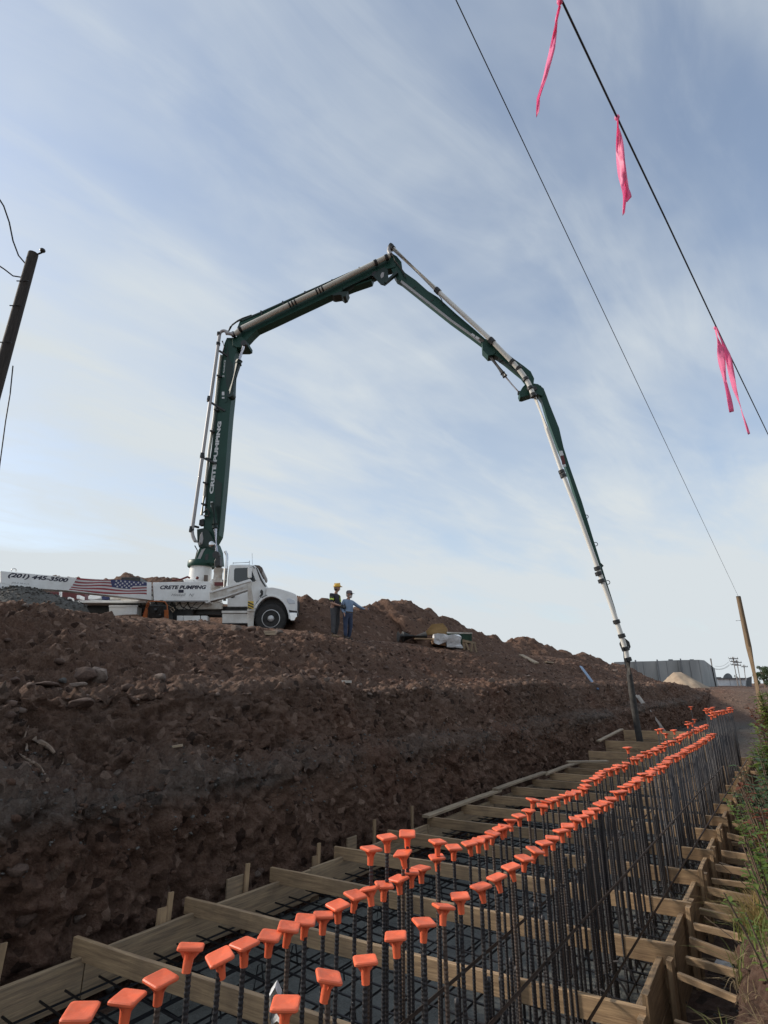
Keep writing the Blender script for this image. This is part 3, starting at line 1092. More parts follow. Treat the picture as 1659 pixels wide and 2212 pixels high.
# left form: boards end to end, staked
lf = empty('footing_form', Wp(6, tl(6), -0.5), 'long plank form along the foot of the cut, left side of the footing', 'formwork')
ss = [-0.5, 2.62, 5.1, 7.55]
for i in range(3):
    a, b = ss[i] + 0.004, ss[i + 1] - 0.004
    board('plank', Wp(a, tl(a), -0.25 + 0.006 * i), Wp(b, tl(b), -0.25 + 0.006 * i), 0.04, 0.285, 'lumber_old', lf, warp=0.004)
for i in range(6):
    s = 7.56 + 2.2 * i
    board('plank', Wp(s, tl(s), -0.24), Wp(s + 2.19, tl(s + 2.19), -0.24), 0.04, 0.28, 'lumber_old', lf, warp=0.003)
for s, h, w in ((2.02, 0.13, 0.05), (1.92, 0.04, 0.09), (3.35, 0.10, 0.05), (3.28, 0.0, 0.09), (4.22, 0.13, 0.05), (5.28, 0.10, 0.05), (5.22, -0.02, 0.08), (6.35, 0.16, 0.05), (7.25, 0.18, 0.05), (8.9, 0.05, 0.05)):
    board('stake', Wp(s, tl(s) - 0.055, -0.60), Wp(s + 0.03, tl(s) - 0.075, h), 0.022, w, 'lumber', lf, up=US)
for s, a, b in ((4.02, 0.02, 0.2), (5.85, -0.02, 0.18)):
    board('block', Wp(s, tl(s) - 0.10, -0.06), Wp(s + b, tl(s) - 0.10, -0.06), 0.02, 0.2, 'lumber_old', lf)
# a light plank lies along the top of the form further out
for i, (a, b) in enumerate(((7.5, 10.0), (9.85, 12.3), (12.2, 14.6))):
    o = board('walk_plank', Wp(a, tl(a) + 0.02, 0.02 + 0.035 * (i % 2)), Wp(b, tl(b) + 0.02, 0.02 + 0.035 * (i % 2)), 0.12, 0.035, 'lumber_pale', None, warp=0.004)
    tag(o, 'pale plank laid flat on the left form edge, %s from the camera' % ('nearest', 'second', 'third')[i], 'plank')

# cross boards, skewed a little as on site
for i in range(17):
    sl_ = 1.60 + 1.005 * i
    sr_ = sl_ + 0.60
    k = random.uniform(-0.03, 0.03)
    ext = 0.12 if i < 5 else 0.02
    o = board('cross_board', Wp(sl_ + k, tl(sl_) - ext, -0.066), Wp(sr_ + k, tr(sr_) + 0.10, -0.066 + random.uniform(-.006, .006)), 0.038, 0.128 + 0.010 * (i % 2), 'lumber', None, warp=0.006)
    tag(o, 'brown timber board set on edge across the footing, %s from the bottom' % ordinal(i), 'board', 'cross boards over the footing')

# right form: planks, uprights on the outside
rf = empty('footing_form', Wp(7, tr(7), -0.6), 'tall plank form with uprights along the right side of the footing', 'formwork')
ss = [-0.5, 2.1, 4.2, 5.2, 6.25, 7.3, 8.3, 9.3, 11.2, 13.1, 15, 17, 19]
for i in range(len(ss) - 1):
    a, b = ss[i] + 0.004, ss[i + 1] - 0.004
    for j in range(2):
        zc_ = -0.23 - 0.29 * j
        board('plank', Wp(a, tr(a) + 0.01 * (i % 2), zc_), Wp(b, tr(b) + 0.01 * (i % 2), zc_), 0.04, 0.285, 'lumber', rf, warp=0.003)
    n = max(2, int((b - a) / 0.55))
    for q in range(n):
        s = a + 0.12 + (b - a - 0.2) * q / max(1, n - 1)
        top = random.choice((-0.02, -0.06, 0.04))
        board('upright', Wp(s, tr(s) + 0.075, -0.62), Wp(s + random.uniform(-.02, .02), tr(s) + 0.08, top), 0.038, 0.085, 'lumber', rf, up=US)
# braces from the form to the earth bank
bs = [2.55, 3.05, 3.55, 4.05, 4.42, 4.78, 5.1, 5.5, 5.75, 6.05, 6.45, 6.8, 7.15, 7.5, 7.95, 8.3, 8.7, 9.1, 9.6, 10.0, 10.5, 11.0, 11.5, 12.1, 12.7, 13.3, 14.0, 14.8, 15.6, 16.5]
for i, s in enumerate(bs):
    te = -0.50 - 0.028 * min(s, 14)
    z = random.choice((-0.12, -0.18, -0.30, -0.14)) if i > 1 else -0.12
    o = board('brace', Wp(s, tr(s) + 0.13, z), Wp(s + random.uniform(-.10, .04), te, z + random.uniform(-.05, .04)), 0.036, random.choice((0.05, 0.04, 0.07)), 'lumber', None)
    tag(o, 'short timber brace between right form and bank, %s from the bottom' % ordinal(i), 'brace', 'braces beside the right form')

# far bulkheads and loose planks over the far bays
for i, (s, z0, z1, ta, tb) in enumerate(((14.7, -0.1, 0.26, -4.6, -2.2), (16.3, -0.05, 0.38, -4.6, -2.25), (18.4, 0.0, 0.52, -4.6, -2.3))):
    bk = empty('bulkhead', Wp(s, (ta + tb) / 2, z0), 'plank bulkhead across the far footing, %s one beside the end hose' % ('nearest', 'middle', 'farthest')[i], 'bulkhead', 'far bulkheads')
    n = 2
    for j in range(n):
        h = (z1 - z0) / n
        board('plank', Wp(s + 0.25, ta, z0 + h * (j + 0.5)), Wp(s + 0.8, tb, z0 + h * (j + 0.5)), 0.035, h - 0.012, 'lumber', bk)
    for q in range(3):
        tt = ta + 0.2 + (tb - ta - 0.4) * q / 2
        board('upright', Wp(s + 0.40 + 0.2 * q, tt, z0 - 0.5), Wp(s + 0.40 + 0.2 * q, tt, z1 - 0.03), 0.08, 0.04, 'lumber', bk, up=US)
p0, p1 = on_z(*Z('K', 1320, 456), 0.22), on_z(*Z('K', 1600, 452), 0.22)
tag(board('plank', p0, p1, 0.14, 0.035, 'lumber_pale'), 'pale loose plank lying crosswise left of the hose end', 'plank')
p0, p1 = Wp(16.0, -4.62, 0.40), Wp(18.3, -4.55, 0.56)
tag(board('plank', p0, p1, 0.10, 0.035, 'lumber_pale'), 'pale plank sloping up beside the end hose', 'plank')

# ------------------------------------------------------------------ poured concrete under the mat
n, m_ = 150, 60
ssx = np.linspace(-0.3, 19.0, n)
Pc = np.zeros((n, m_, 3))
for j in range(m_):
    w = j / (m_ - 1)
    tcol = (np.array([tl(s) for s in ssx]) + 0.03) * (1 - w) + (np.array([tr(s) for s in ssx]) - 0.03) * w
    Pc[:, j] = ssx[:, None] * U3 + tcol[:, None] * T3
    Pc[:, j, 2] = -0.44 + 0.10 * w
X = Pc.reshape(-1, 3)
X[:, 2] += fbm(X * 1.1, 4, 0.5, 5) * 0.055 + (fbm(X * 7, 3, 0.6, 8)) * 0.018
X[:, 2] -= 0.10 * sstep(X @ U3 - 0.9 * (X @ T3), 8.8, 7.2) * sstep(X @ T3, -3.4, -4.2)
X[:, 2] -= 0.12 * sstep(X @ U3, 5.6, 6.6) * sstep(X @ T3, -2.6, -3.4)
mat('wet_concrete', (0.075, 0.078, 0.070), 0.6, (0.125, 0.128, 0.115), 3.0, bump=0.9, bscale=30, rvar=0.2)
wc, _ = grid_mesh('wet_concrete', X.reshape(n, m_, 3), 'wet_concrete', None)
kind(wc, 'stuff')
tag(wc, 'dark grey fresh concrete poured between the forms', 'concrete')

# ------------------------------------------------------------------ reinforcing
def bar_mesh(L, r, ribbed=True, sides=8, m='rebar', pitch=0.017):
    b = MB()
    if ribbed:
        pts, rr = [], []
        n = int(L / pitch)
        for i in range(n):
            for q, e in ((0.0, 1.0), (0.35, 1.0), (0.5, 1.16), (0.8, 1.16)):
                pts.append((0, 0, (i + q) * pitch))
                rr.append(r * e)
        pts.append((0, 0, L))
        rr.append(r)
        b.tube(pts, rr, sides)
    else:
        b.tube([(0, 0, 0), (0, 0, L * 0.5), (0, 0, L)], r, sides)
    me = bpy.data.meshes.new('bar')
    me.from_pydata([tuple(q) for q in b.v], [], b.f)
    me.materials.append(MATS[m])
    me.polygons.foreach_set('use_smooth', [True] * len(me.polygons))
    return me


def bar_between(name, me, L, p0, p1, parent=None):
    o = bpy.data.objects.new(name, me)
    COL.objects.link(o)
    d = Vector(p1) - Vector(p0)
    M = Matrix.LocRotScale(Vector(p0), d.to_track_quat('Z', 'Y'), Vector((1, 1, d.length / L)))
    if parent is not None:
        o.parent = parent
        M = root_matrix(parent).inverted() @ M
    o.location, o.rotation_euler, o.scale = M.to_translation(), M.to_euler(), M.to_scale()
    return o


LM = bar_mesh(1.0, 0.0085, False, 6)
matt = empty('rebar_mat', Wp(8, -3, -0.35), 'dark grid of reinforcing bars lying between the footing forms', 'rebar mat')
for i in range(16):                                   # lengthwise bars, top layer
    t = -4.70 + 0.22 * i + random.uniform(-.02, .02)
    bar_between('long_bar', LM, 1.0, Wp(-0.4, t + 0.01, -0.285 + random.uniform(-.01, .01)), Wp(18.8, t + random.uniform(-.02, .02), -0.285), matt)
for i in range(84):                                   # crosswise bars
    s = -0.2 + 0.225 * i + random.uniform(-.03, .03)
    bar_between('cross_bar', LM, 1.0, Wp(s, tl(s) + 0.06, -0.263), Wp(s + 0.10 + random.uniform(-.05, .05), tr(s) - 0.06, -0.263), matt)
for i in range(10):                                   # lower layer glimpsed below
    t = -4.6 + 0.36 * i
    bar_between('lower_bar', LM, 1.0, Wp(-0.4, t, -0.405), Wp(18.8, t, -0.405), matt)
for i in range(52):
    s = 0.1 + 0.36 * i
    bar_between('lower_bar', LM, 1.0, Wp(s, tl(s) + 0.06, -0.425), Wp(s, tr(s) - 0.06, -0.425), matt)
# chairs: small bent legs that hold the mat up, hooks at the right edge
hk = MB()
for i in range(70):
    s = 1.6 + 0.24 * i
    t = tr(s) - 0.10
    pts = []
    for q in range(9):
        a = math.pi * q / 8
        pts.append(Wp(s + 0.02, t - 0.16 - 0.12 * math.cos(a) * -1, -0.27 + 0.16 * math.sin(a)))
    hk.tube(pts, 0.009, 5)
for i in range(60):
    s, t = random.uniform(1.2, 9), random.uniform(-4.5, -1.8)
    hk.tube([Wp(s - .05, t, -.44), Wp(s - .02, t, -.29), Wp(s + .02, t, -.29), Wp(s + .05, t, -.44)], 0.006, 4)
hko = hk.build('hooked_bars', 'rebar', matt, smooth=True)
kind(hko, 'stuff')

# dowels with orange caps -------------------------------------------------------
DL = 1.75
DM = bar_mesh(DL, 0.0092)
DM2 = bar_mesh(DL, 0.0092, m='rebar_rust')
DF = bar_mesh(DL, 0.0092, False, 6)


def cap_mesh():
    import bmesh
    b = MB()
    # stem, a ribbed sleeve flaring into the plate
    prof = [(0.0105, -0.066), (0.0150, -0.066), (0.0178, -0.02), (0.0205, -0.010), (0.032, -0.002), (0.032, 0.0)]
    b.lathe((0, 0, 0), Vector((0, 0, 1)), prof, 12)
    # four fins
    for k in range(4):
        a = math.pi / 2 * k
        c, s_ = math.cos(a), math.sin(a)
        b.prism([Vector((c * 0.016, s_ * 0.016, -0.030)), Vector((c * 0.040, s_ * 0.040, -0.002)), Vector((c * 0.019, s_ * 0.019, -0.002))], Vector((-s_, c, 0)) * 0.003)
    # square plate with rounded corners, a raised rim line and a faint dome
    h = 0.0445
    loops = [(h - 0.004, -0.002), (h, 0.002), (h, 0.008), (h - 0.003, 0.0115), (h - 0.011, 0.0125), (h - 0.014, 0.0112), (0.016, 0.0128), (0.013, 0.0118)]
    vs, fs = [], []
    nseg = 20
    for r, z in loops:
        rc = min(0.010, r * 0.6)
        for k in range(4):
            cx = (r - rc) * (1 if k in (0, 3) else -1)
            cy = (r - rc) * (1 if k in (0, 1) else -1)
            for q in range(5):
                a = math.pi / 2 * k + math.pi / 2 * q / 4
                vs.append((cx + rc * math.cos(a), cy + rc * math.sin(a), z))
    for i in range(len(loops) - 1):
        for k in range(nseg):
            a, c = i * nseg + k, i * nseg + (k + 1) % nseg
            fs.append((a, c, c + nseg, a + nseg))
    fs.append(tuple(range(nseg))[::-1])
    fs.append(tuple(range((len(loops) - 1) * nseg, len(loops) * nseg)))
    b.add(vs, fs)
    me = bpy.data.meshes.new('cap')
    me.from_pydata([tuple(q) for q in b.v], [], b.f)
    me.materials.append(MATS['orange_plastic'])
    me.polygons.foreach_set('use_smooth', [True] * len(me.polygons))
    me.set_sharp_from_angle(angle=R(35))
    return me


CM = cap_mesh()
TL_, TR_ = -1.90, -1.50


def dowel(p, lab_d, lab_c, gd, gc, tilt=0.05, yaw=None, far=False, lean=0.012, rust=False, capped=True):
    lean *= 0.55
    lx, ly = random.gauss(0, lean), random.gauss(0, lean)
    me = DF if far else (DM2 if rust else DM)
    o = bpy.data.objects.new('rebar_dowel', me)
    COL.objects.link(o)
    o.rotation_euler = (lx, ly, random.uniform(0, 6))
    top = Vector(p) - Vector((0, 0, 0.003))
    ax = o.rotation_euler.to_matrix() @ Vector((0, 0, 1))
    o.location = top - ax * DL
    tag(o, lab_d, 'rebar', gd)
    if capped:
        c = bpy.data.objects.new('safety_cap', CM)
        COL.objects.link(c)
        c.parent = o
        M = root_matrix(o).inverted() @ Matrix.LocRotScale(Vector(p), Matrix.Identity(3).to_quaternion() if False else __import__('mathutils').Euler((random.gauss(lx, tilt), random.gauss(ly, tilt), random.gauss(0.25, 0.35) if yaw is None else yaw)), None)
        c.location, c.rotation_euler = M.to_translation(), M.to_euler()
        c['label'] = 'square orange plastic safety cap'


LROW = [Z('H', *q) for q in ((415, 1195), (660, 1120), (832, 1022), (988, 855), (1140, 905), (1267, 838), (1400, 795), (1497, 748), (1590, 712))] + \
       [Z('I', *q) for q in ((175, 1115), (300, 1082), (400, 1012), (520, 942), (620, 898), (720, 872), (820, 828), (905, 783), (975, 755), (630, 622), (740, 540), (880, 517), (850, 652), (1090, 572), (1085, 678), (1200, 610), (1310, 582), (1370, 563), (1420, 541), (1470, 512), (1520, 477), (1555, 463), (1595, 422))] + \
       [Z('K', *q) for q in ((990, 833), (1055, 797), (1085, 722), (1150, 762), (1175, 737), (1215, 722), (1255, 707), (1310, 691), (1345, 677), (1385, 665), (1430, 642), (1450, 622))]
RROW = [Z('H', 1480, 1150)] + [Z('I', *q) for q in ((335, 1512), (590, 1397), (800, 1228), (995, 1132), (1130, 1022), (1245, 950), (1390, 882), (1500, 817), (1600, 742))] + \
       [Z('K', *q) for q in ((835, 1258), (935, 1187), (1025, 1127), (1100, 1072), (1165, 1022), (1220, 987), (1280, 937), (1325, 902), (1380, 857), (1425, 837), (1470, 812), (1510, 787), (1550, 752), (1590, 737), (1625, 714))]
# (the last near right-row caps repeat one measured twice)
RROW = RROW[:7] + RROW[7:]
lp = sorted([on_t(x, y, TL_ + random.uniform(-.012, .012)) for x, y in LROW], key=lambda p: st(p)[0])
rp = sorted([on_t(x, y, TR_ + random.uniform(-.01, .01)) for x, y in RROW], key=lambda p: st(p)[0])


def dedupe(pp, d):
    out = []
    for p in pp:
        if not out or all((p - q).length > d for q in out[-3:]):
            out.append(p)
    return out


lp, rp = dedupe(lp, 0.035), dedupe(rp, 0.05)
SPECIAL_Y = {3: 0.55, 5: 0.1}
for i, p in enumerate(lp):
    tall = p.z > 1.03
    dowel(p, 'orange capped rebar dowel in the left row, %s from the bottom%s' % (ordinal(i), ', taller than its neighbours' if tall else ''),
          'orange square rebar cap in the left row, %s from the bottom of the photo%s' % (ordinal(i), ', standing higher' if tall else ''),
          'left row of rebar dowels', 'orange caps on the left dowel row', tilt=0.09, rust=(i % 5 == 2))
for i, p in enumerate(rp):
    dowel(p, 'orange capped rebar dowel in the right row, %s from the bottom' % ordinal(i),
          'orange square rebar cap in the right row, %s from the bottom of the photo' % ordinal(i),
          'right row of rebar dowels', 'orange caps on the right dowel row', tilt=0.09, rust=(i % 4 == 1))
s = st(lp[-1])[0] + 0.15
zl = 0.95
while s < 15.3:
    h = zl + random.gauss(0, 0.012)
    if random.random() < 0.07:
        h += 0.16
    dowel(Wp(s, TL_ + random.gauss(0, .015), h), 'orange capped rebar dowel in the far crowded stretch of the left row', 'small orange cap in the far crowded stretch of the left row',
          'far dowels of the left row', 'far orange caps of the left row', far=s > 8, tilt=0.06, lean=0.006)
    s += random.uniform(0.12, 0.17)
s = st(rp[-1])[0] + 0.18
while s < 12.7:
    dowel(Wp(s, TR_ + random.gauss(0, .012), 0.95 + random.gauss(0, 0.012)), 'orange capped rebar dowel in the far crowded stretch of the right row', 'small orange cap in the far crowded stretch of the right row',
          'far dowels of the right row', 'far orange caps of the right row', far=s > 8, tilt=0.06, lean=0.006)
    s += random.uniform(0.13, 0.17)
# the wall steps up at the far end
s = 12.95
while s < 17.2:
    for t in ((TL_, TR_) if s > 15.4 else (TR_,)):
        dowel(Wp(s, t + random.gauss(0, .015), 1.28 + random.gauss(0, 0.02)), 'orange capped rebar dowel in the raised cluster at the far end', 'small orange cap in the raised cluster at the far end of the rows',
              'dowels of the raised far cluster', 'orange caps of the raised far cluster', far=True, tilt=0.06, lean=0.006)
    s += random.uniform(0.17, 0.22)
for q in ((1105, 1050), (800, 1290), (830, 1288), (1005, 1193), (1060, 1195)):
    p = on_t(*Z('G', *q), -2.25)
    if q[0] < 1000:
        p = Wp(11.6 + (q[0] - 800) * 0.01, -2.25, 1.06)
    elif q[0] == 1105:
        p = Wp(16.6, -2.35, 1.30)
    else:
        p = Wp(15.4 + (q[0] - 1005) * 0.02, -2.3, 1.0)
    dowel(p, 'lone orange capped rebar dowel standing left of the far left row', 'small orange cap standing apart left of the far left row', 'stray far dowels', 'stray far orange caps', far=True)
# uncapped splice bars between, and lengthwise bars tied to the dowels
for i in range(135):
    s = 2.6 + 0.105 * i + random.uniform(-.04, .04)
    dowel(Wp(s, TR_ + random.uniform(-.05, .04), (0.80 + random.uniform(-.22, .08)) if s > 3.4 else 0.45 + random.uniform(-.15, .1)), 'short dark bar without a cap tied beside the right dowel row', '', 'uncapped bars beside the right row', None, far=s > 7, capped=False, lean=0.007)
HM = bar_mesh(1.0, 0.0095, False, 8, 'rebar_rust')


def long_bar(p0, p1, label):
    o = bar_between('tie_bar', HM, 1.0, p0, p1)
    tag(o, label, 'rebar', 'lengthwise bars tied to the dowel rows')


long_bar(Wp(1.3, TR_ + 0.035, 0.36), Wp(13, TR_ + 0.035, 0.36), 'long rusty bar tied level along the right dowel row at mid height')
long_bar(Wp(1.2, TR_ + 0.18, 0.03), Wp(17.5, TR_ + 0.10, 0.03), 'long bar lying on the cross boards right of the dowel rows')
long_bar(Wp(2.2, TL_ + 0.03, 0.30), Wp(15.5, TL_ + 0.03, 0.26), 'long rusty bar tied level along the left dowel row')
# ------------------------------------------------------------------ concrete pump truck
WC = at(585, 1336, 17.5)                    # hub of the front wheel on the near side
HT = R(83.0)
TX = Vector((math.sin(HT), math.cos(HT), 0))            # forward
TN = Vector((math.cos(HT), -math.sin(HT), 0))           # towards the camera side
UP = Vector((0, 0, 1))
GZ = WC.z - 0.50


def tp(x, y, off=0.0):                       # photograph pixel -> point on a plane parallel to the truck's side
    r = ray(x, y)
    return CAMV + r * (((WC - CAMV).dot(TN) + off) / r.dot(TN))


def tpz(k, pts, off=0.0):
    return [tp(*Z(k, *q), off) for q in pts]


def loc(x, n, z):                            # truck frame: metres ahead of the hub, towards camera, above ground
    return Vector((WC.x, WC.y, GZ)) + TX * x + TN * n + UP * z


truck = empty('pump_truck', Vector((WC.x, WC.y, GZ)) - TX * 3.2 - TN * 1.15, 'white concrete pump truck with raised dark green four section boom', 'pump truck')


def part(name, mb, mats, parent=None, **kw):
    return mb.build(name, mats, parent or truck, **kw)


# wheels
def wheel(c, dual=False):
    tw = 0.27
    t = MB().lathe(c - TN * tw, TN, [(0.28, 0.02), (0.40, 0.0), (0.485, 0.02), (0.505, 0.07), (0.505, tw - 0.07), (0.485, tw - 0.02), (0.40, tw), (0.29, tw - 0.02)], 40)
    # tread blocks
    for k in range(40):
        a = 2 * math.pi * k / 40
        d = TX * math.cos(a) + UP * math.sin(a)
        e = -TX * math.sin(a) + UP * math.cos(a)
        for q in (0.05, 0.135, 0.22):
            t.obox(c - TN * (tw - q) + d * 0.507, d * 0.008, e * 0.026, TN * 0.03)
    w = part('wheel', t, 'black_rubber', smooth=True)
    rim = MB().lathe(c - TN * 0.10, TN, [(0.295, 0.0), (0.295, 0.085), (0.275, 0.09), (0.262, 0.03), (0.21, 0.0), (0.13, 0.015), (0.11, 0.05), (0.10, 0.13), (0.07, 0.16), (0.02, 0.165)], 36)
    part('rim', rim, 'rim_silver', w, smooth=True)
    hl = MB()
    nt_ = MB()
    for k in range(10):
        a = 2 * math.pi * k / 10
        d = TX * math.cos(a) + UP * math.sin(a)
        hl.lathe(c + d * 0.232 - TN * 0.088, TN, [(0.026, 0.0), (0.026, 0.006)], 10)
        a += 0.3
        d = TX * math.cos(a) + UP * math.sin(a)
        nt_.lathe(c + d * 0.155 - TN * 0.09, TN, [(0.017, 0.0), (0.017, 0.05), (0.008, 0.06)], 6)
    part('hand_hole', hl, 'black_metal', w)
    part('wheel_nut', nt_, 'chrome', w)


wheel(WC)
wheel(WC - TN * 2.1)
for x in (-6.9, -8.2):
    wheel(loc(x, 0, 0.5))
    wheel(loc(x, -2.1, 0.5))

# cab
cabp = tpz('B', [(425, 525), (428, 300), (440, 182), (455, 170), (600, 168), (652, 176), (682, 205), (715, 275), (748, 338), (752, 365), (744, 430), (700, 448), (668, 480), (650, 525)], -0.10)
cab = part('cab', MB().prism(cabp, -TN * 2.05), 'white_paint', bevel=0.05, seg=3)
door = MB().prism(tpz('B', [(432, 520), (434, 300), (452, 184), (600, 180), (640, 190), (668, 255), (690, 330), (690, 438), (655, 470), (640, 520)], -0.085), -TN * 0.03)
dr = part('door', door, 'white_paint', cab, bevel=0.008)
win = MB().prism(tpz('B', [(480, 300), (482, 215), (492, 200), (600, 196), (622, 202), (655, 285), (655, 312), (500, 320)], -0.079), -TN * 0.02)
part('side_window', win, 'glass_dark', cab, bevel=0.004)
part('window_post', MB().prism(tpz('B', [(598, 198), (606, 198), (606, 312), (598, 312)], -0.072), -TN * 0.02), 'black_metal', cab)
part('door_handle', MB().prism(tpz('B', [(455, 432), (486, 426), (488, 440), (470, 448), (456, 445)], -0.068), -TN * 0.03), 'black_metal', dr)
part('door_seam', MB().prism(tpz('B', [(430, 521), (640, 521), (640, 526), (430, 526)], -0.082), -TN * 0.01), 'black_metal', dr)
# windscreen across the sloping front
a0, a1 = tp(*Z('B', 668, 200), -0.10), tp(*Z('B', 750, 345), -0.10)
dd = (a1 - a0)
nr = dd.cross(TN).normalized()
if nr.dot(TX) < 0:
    nr = -nr
wsq = [a0 - TN * 0.10 + nr * 0.012, a1 - TN * 0.06 + nr * 0.012, a1 - TN * 1.99 + nr * 0.012, a0 - TN * 1.95 + nr * 0.012]
part('windscreen', MB().prism(wsq, -nr * 0.02), 'glass_dark', cab)
vis_ = part('sun_visor', MB().prism(tpz('B', [(640, 172), (690, 176), (716, 195), (721, 222), (710, 243), (700, 235), (692, 212), (668, 192)], -0.13), -TN * 1.95), 'brown_visor', cab, bevel=0.02)
part('windscreen_pillar', MB().prism(tpz('B', [(662, 196), (672, 198), (715, 300), (748, 352), (738, 356), (700, 300)], -0.088), -TN * 0.02), 'black_metal', cab)
# hood with wheel arch
cx_, cy_ = 790, 640
arc = [(cx_ + 148 * math.cos(a), cy_ - 205 * math.sin(a)) for a in np.linspace(R(8), R(172), 16)]
hood = [(752, 362), (800, 360), (860, 372), (930, 392), (975, 408), (997, 420), (1004, 440), (1004, 556), (940, 556)] + arc + [(640, 590), (648, 520), (700, 450), (744, 428)]
hd = part('hood', MB().prism(tpz('B', hood, 0.02), -TN * 2.28), 'white_paint', bevel=0.07, seg=3)
fl_ = [(cx_ + 160 * math.cos(a), cy_ - 217 * math.sin(a)) for a in np.linspace(R(5), R(150), 16)] + [(cx_ + 147 * math.cos(a), cy_ - 204 * math.sin(a)) for a in np.linspace(R(150), R(5), 16)]
part('arch_lip', MB().prism(tpz('B', fl_, 0.05), -TN * 0.08), 'white_paint', hd, bevel=0.01)
part('wheel_well', MB().prism(tpz('B', [(cx_ + 140 * math.cos(a), cy_ - 196 * math.sin(a)) for a in np.linspace(R(2), R(178), 14)], -0.34), -TN * 1.5), 'black_metal', hd)
part('headlight', MB().prism(tpz('B', [(918, 452), (945, 450), (985, 470), (988, 494), (940, 498), (922, 478)], 0.035), -TN * 0.3), 'lamp_glass', hd, bevel=0.01)
part('air_intake', MB().prism(tpz('B', [(698, 388), (712, 376), (722, 392), (722, 420), (700, 444), (692, 430), (706, 414), (698, 402)], 0.03), -TN * 0.03), 'black_metal', hd)
part('side_strip', MB().prism(tpz('B', [(710, 442), (757, 422), (758, 427), (712, 449)], 0.03), -TN * 0.03), 'black_metal', hd)
part('grille', MB().prism([loc(0.845, -0.5, 0.85), loc(0.845, -1.75, 0.85), loc(0.845, -1.75, 1.25), loc(0.845, -0.5, 1.25)], TX * 0.012), 'black_metal', hd)
bm_ = part('bumper', MB().prism(tpz('B', [(933, 566), (1002, 566), (1003, 605), (985, 640), (950, 640), (936, 620)], 0.03), -TN * 2.3), 'chrome', bevel=0.03)
part('bumper_trim', MB().prism(tpz('B', [(932, 546), (1003, 557), (1003, 566), (932, 562)], 0.035), -TN * 2.31), 'black_metal', bm_)
# mirrors
mi_ = MB().prism(tpz('B', [(594, 200), (600, 192), (622, 194), (628, 210), (626, 278), (600, 284), (594, 270)], 0.22), -TN * 0.08)
mi_o = part('mirror', mi_, 'white_paint', cab, bevel=0.02)
part('mirror_bracket', MB().tube([tp(*Z('B', 612, 195), 0.18), tp(*Z('B', 640, 185), 0.05), tp(*Z('B', 650, 200), -0.1)], 0.016, 6).tube([tp(*Z('B', 616, 280), 0.18), tp(*Z('B', 660, 300), -0.08)], 0.016, 6), 'black_metal', mi_o)
part('mirror', MB().prism(tpz('B', [(606, 206), (612, 200), (628, 204), (630, 270), (610, 276)], -2.42), -TN * 0.08), 'white_paint', cab, bevel=0.02)
# roof rail, antenna, exhaust stack
rr_ = MB().tube([tp(*Z('B', 474, 168), -0.3), tp(*Z('B', 474, 152), -0.3)], 0.012, 6).tube([tp(*Z('B', 472, 158), -0.3), tp(*Z('B', 612, 152), -0.3)], 0.014, 6).tube([tp(*Z('B', 609, 140), -0.3), tp(*Z('B', 609, 170), -0.3)], 0.018, 6)
part('roof_rail', rr_, 'white_paint', cab, smooth=True)
part('antenna', MB().tube([tp(*Z('B', 634, 170), -0.25), tp(*Z('B', 631, 78), -0.25)], 0.006, 5), 'black_metal', cab)
ex = [tp(*Z('B', 404, 470), -0.2), tp(*Z('B', 410, 300), -0.2), tp(*Z('B', 421, 158), -0.2), tp(*Z('B', 424, 110), -0.2), tp(*Z('B', 421, 85), -0.2), tp(*Z('B', 408, 60), -0.2)]
exo = part('exhaust_stack', MB().tube(ex, [0.055, 0.055, 0.05, 0.045, 0.045, 0.045], 12), 'chrome', smooth=True)
part('heat_shield', MB().tube([tp(*Z('B', 398, 440), -0.12), tp(*Z('B', 412, 205), -0.12)], 0.075, 12), 'aluminium', exo, smooth=True)
# steps / tank below the cab
st_ = part('step_box', MB().prism(tpz('B', [(382, 574), (600, 574), (600, 664), (382, 664)], -0.05), -TN * 0.55), 'aluminium', bevel=0.02)
part('step_tread', MB().prism(tpz('B', [(378, 553), (604, 553), (604, 573), (378, 573)], 0.02), -TN * 0.5), 'aluminium', st_, bevel=0.006)
part('step_lip', MB().prism(tpz('B', [(382, 655), (600, 655), (600, 664), (382, 664)], -0.03), -TN * 0.03), 'black_metal', st_)
part('cab_sill', MB().prism(tpz('B', [(420, 520), (650, 520), (640, 552), (420, 552)], -0.18), -TN * 1.8), 'black_metal')
# chassis
ch = MB()
for n_ in (-0.72, -1.52):
    ch.beam(loc(0.6, n_, 0.82), loc(-9.4, n_, 0.82), 0.09, 0.28)
for x in (-1.6, -3.3, -4.3, -5.6, -7.2):
    ch.beam(loc(x, -0.72, 0.8), loc(x, -1.52, 0.8), 0.12, 0.2)
ch.box(loc(-3.3, -1.12, 0.75), 1.6, 1.3, 0.7)
chs = part('chassis', ch, 'black_metal')
hz = MB()
for i in range(7):
    x0, z0 = -2.2 - 0.25 * i, 0.95
    hz.tube([loc(x0, -0.25, z0 + 0.1), loc(x0 - 0.2, -0.12, z0 - 0.15 - 0.05 * (i % 3)), loc(x0 - 0.45, -0.15, z0 - 0.1), loc(x0 - 0.6, -0.3, z0 + 0.12)], 0.02, 6)
part('hydraulic_hose', hz, 'black_rubber', chs, smooth=True)
for i, (x0, x1) in enumerate(((382, 395), (396, 432), (434, 448))):
    tb = MB().prism([tp(x0, 1330, -0.1), tp(x1, 1330, -0.1), tp(x1, 1356, -0.1), tp(x0, 1356, -0.1)], -TN * 0.45)
    part('tool_box', tb, 'white_paint', bevel=0.01)
part('frame_band', MB().prism(tpz('B', [(0, 485), (385, 485), (385, 540), (0, 540)], -0.35), -TN * 0.12), 'dusty_white', bevel=0.01)
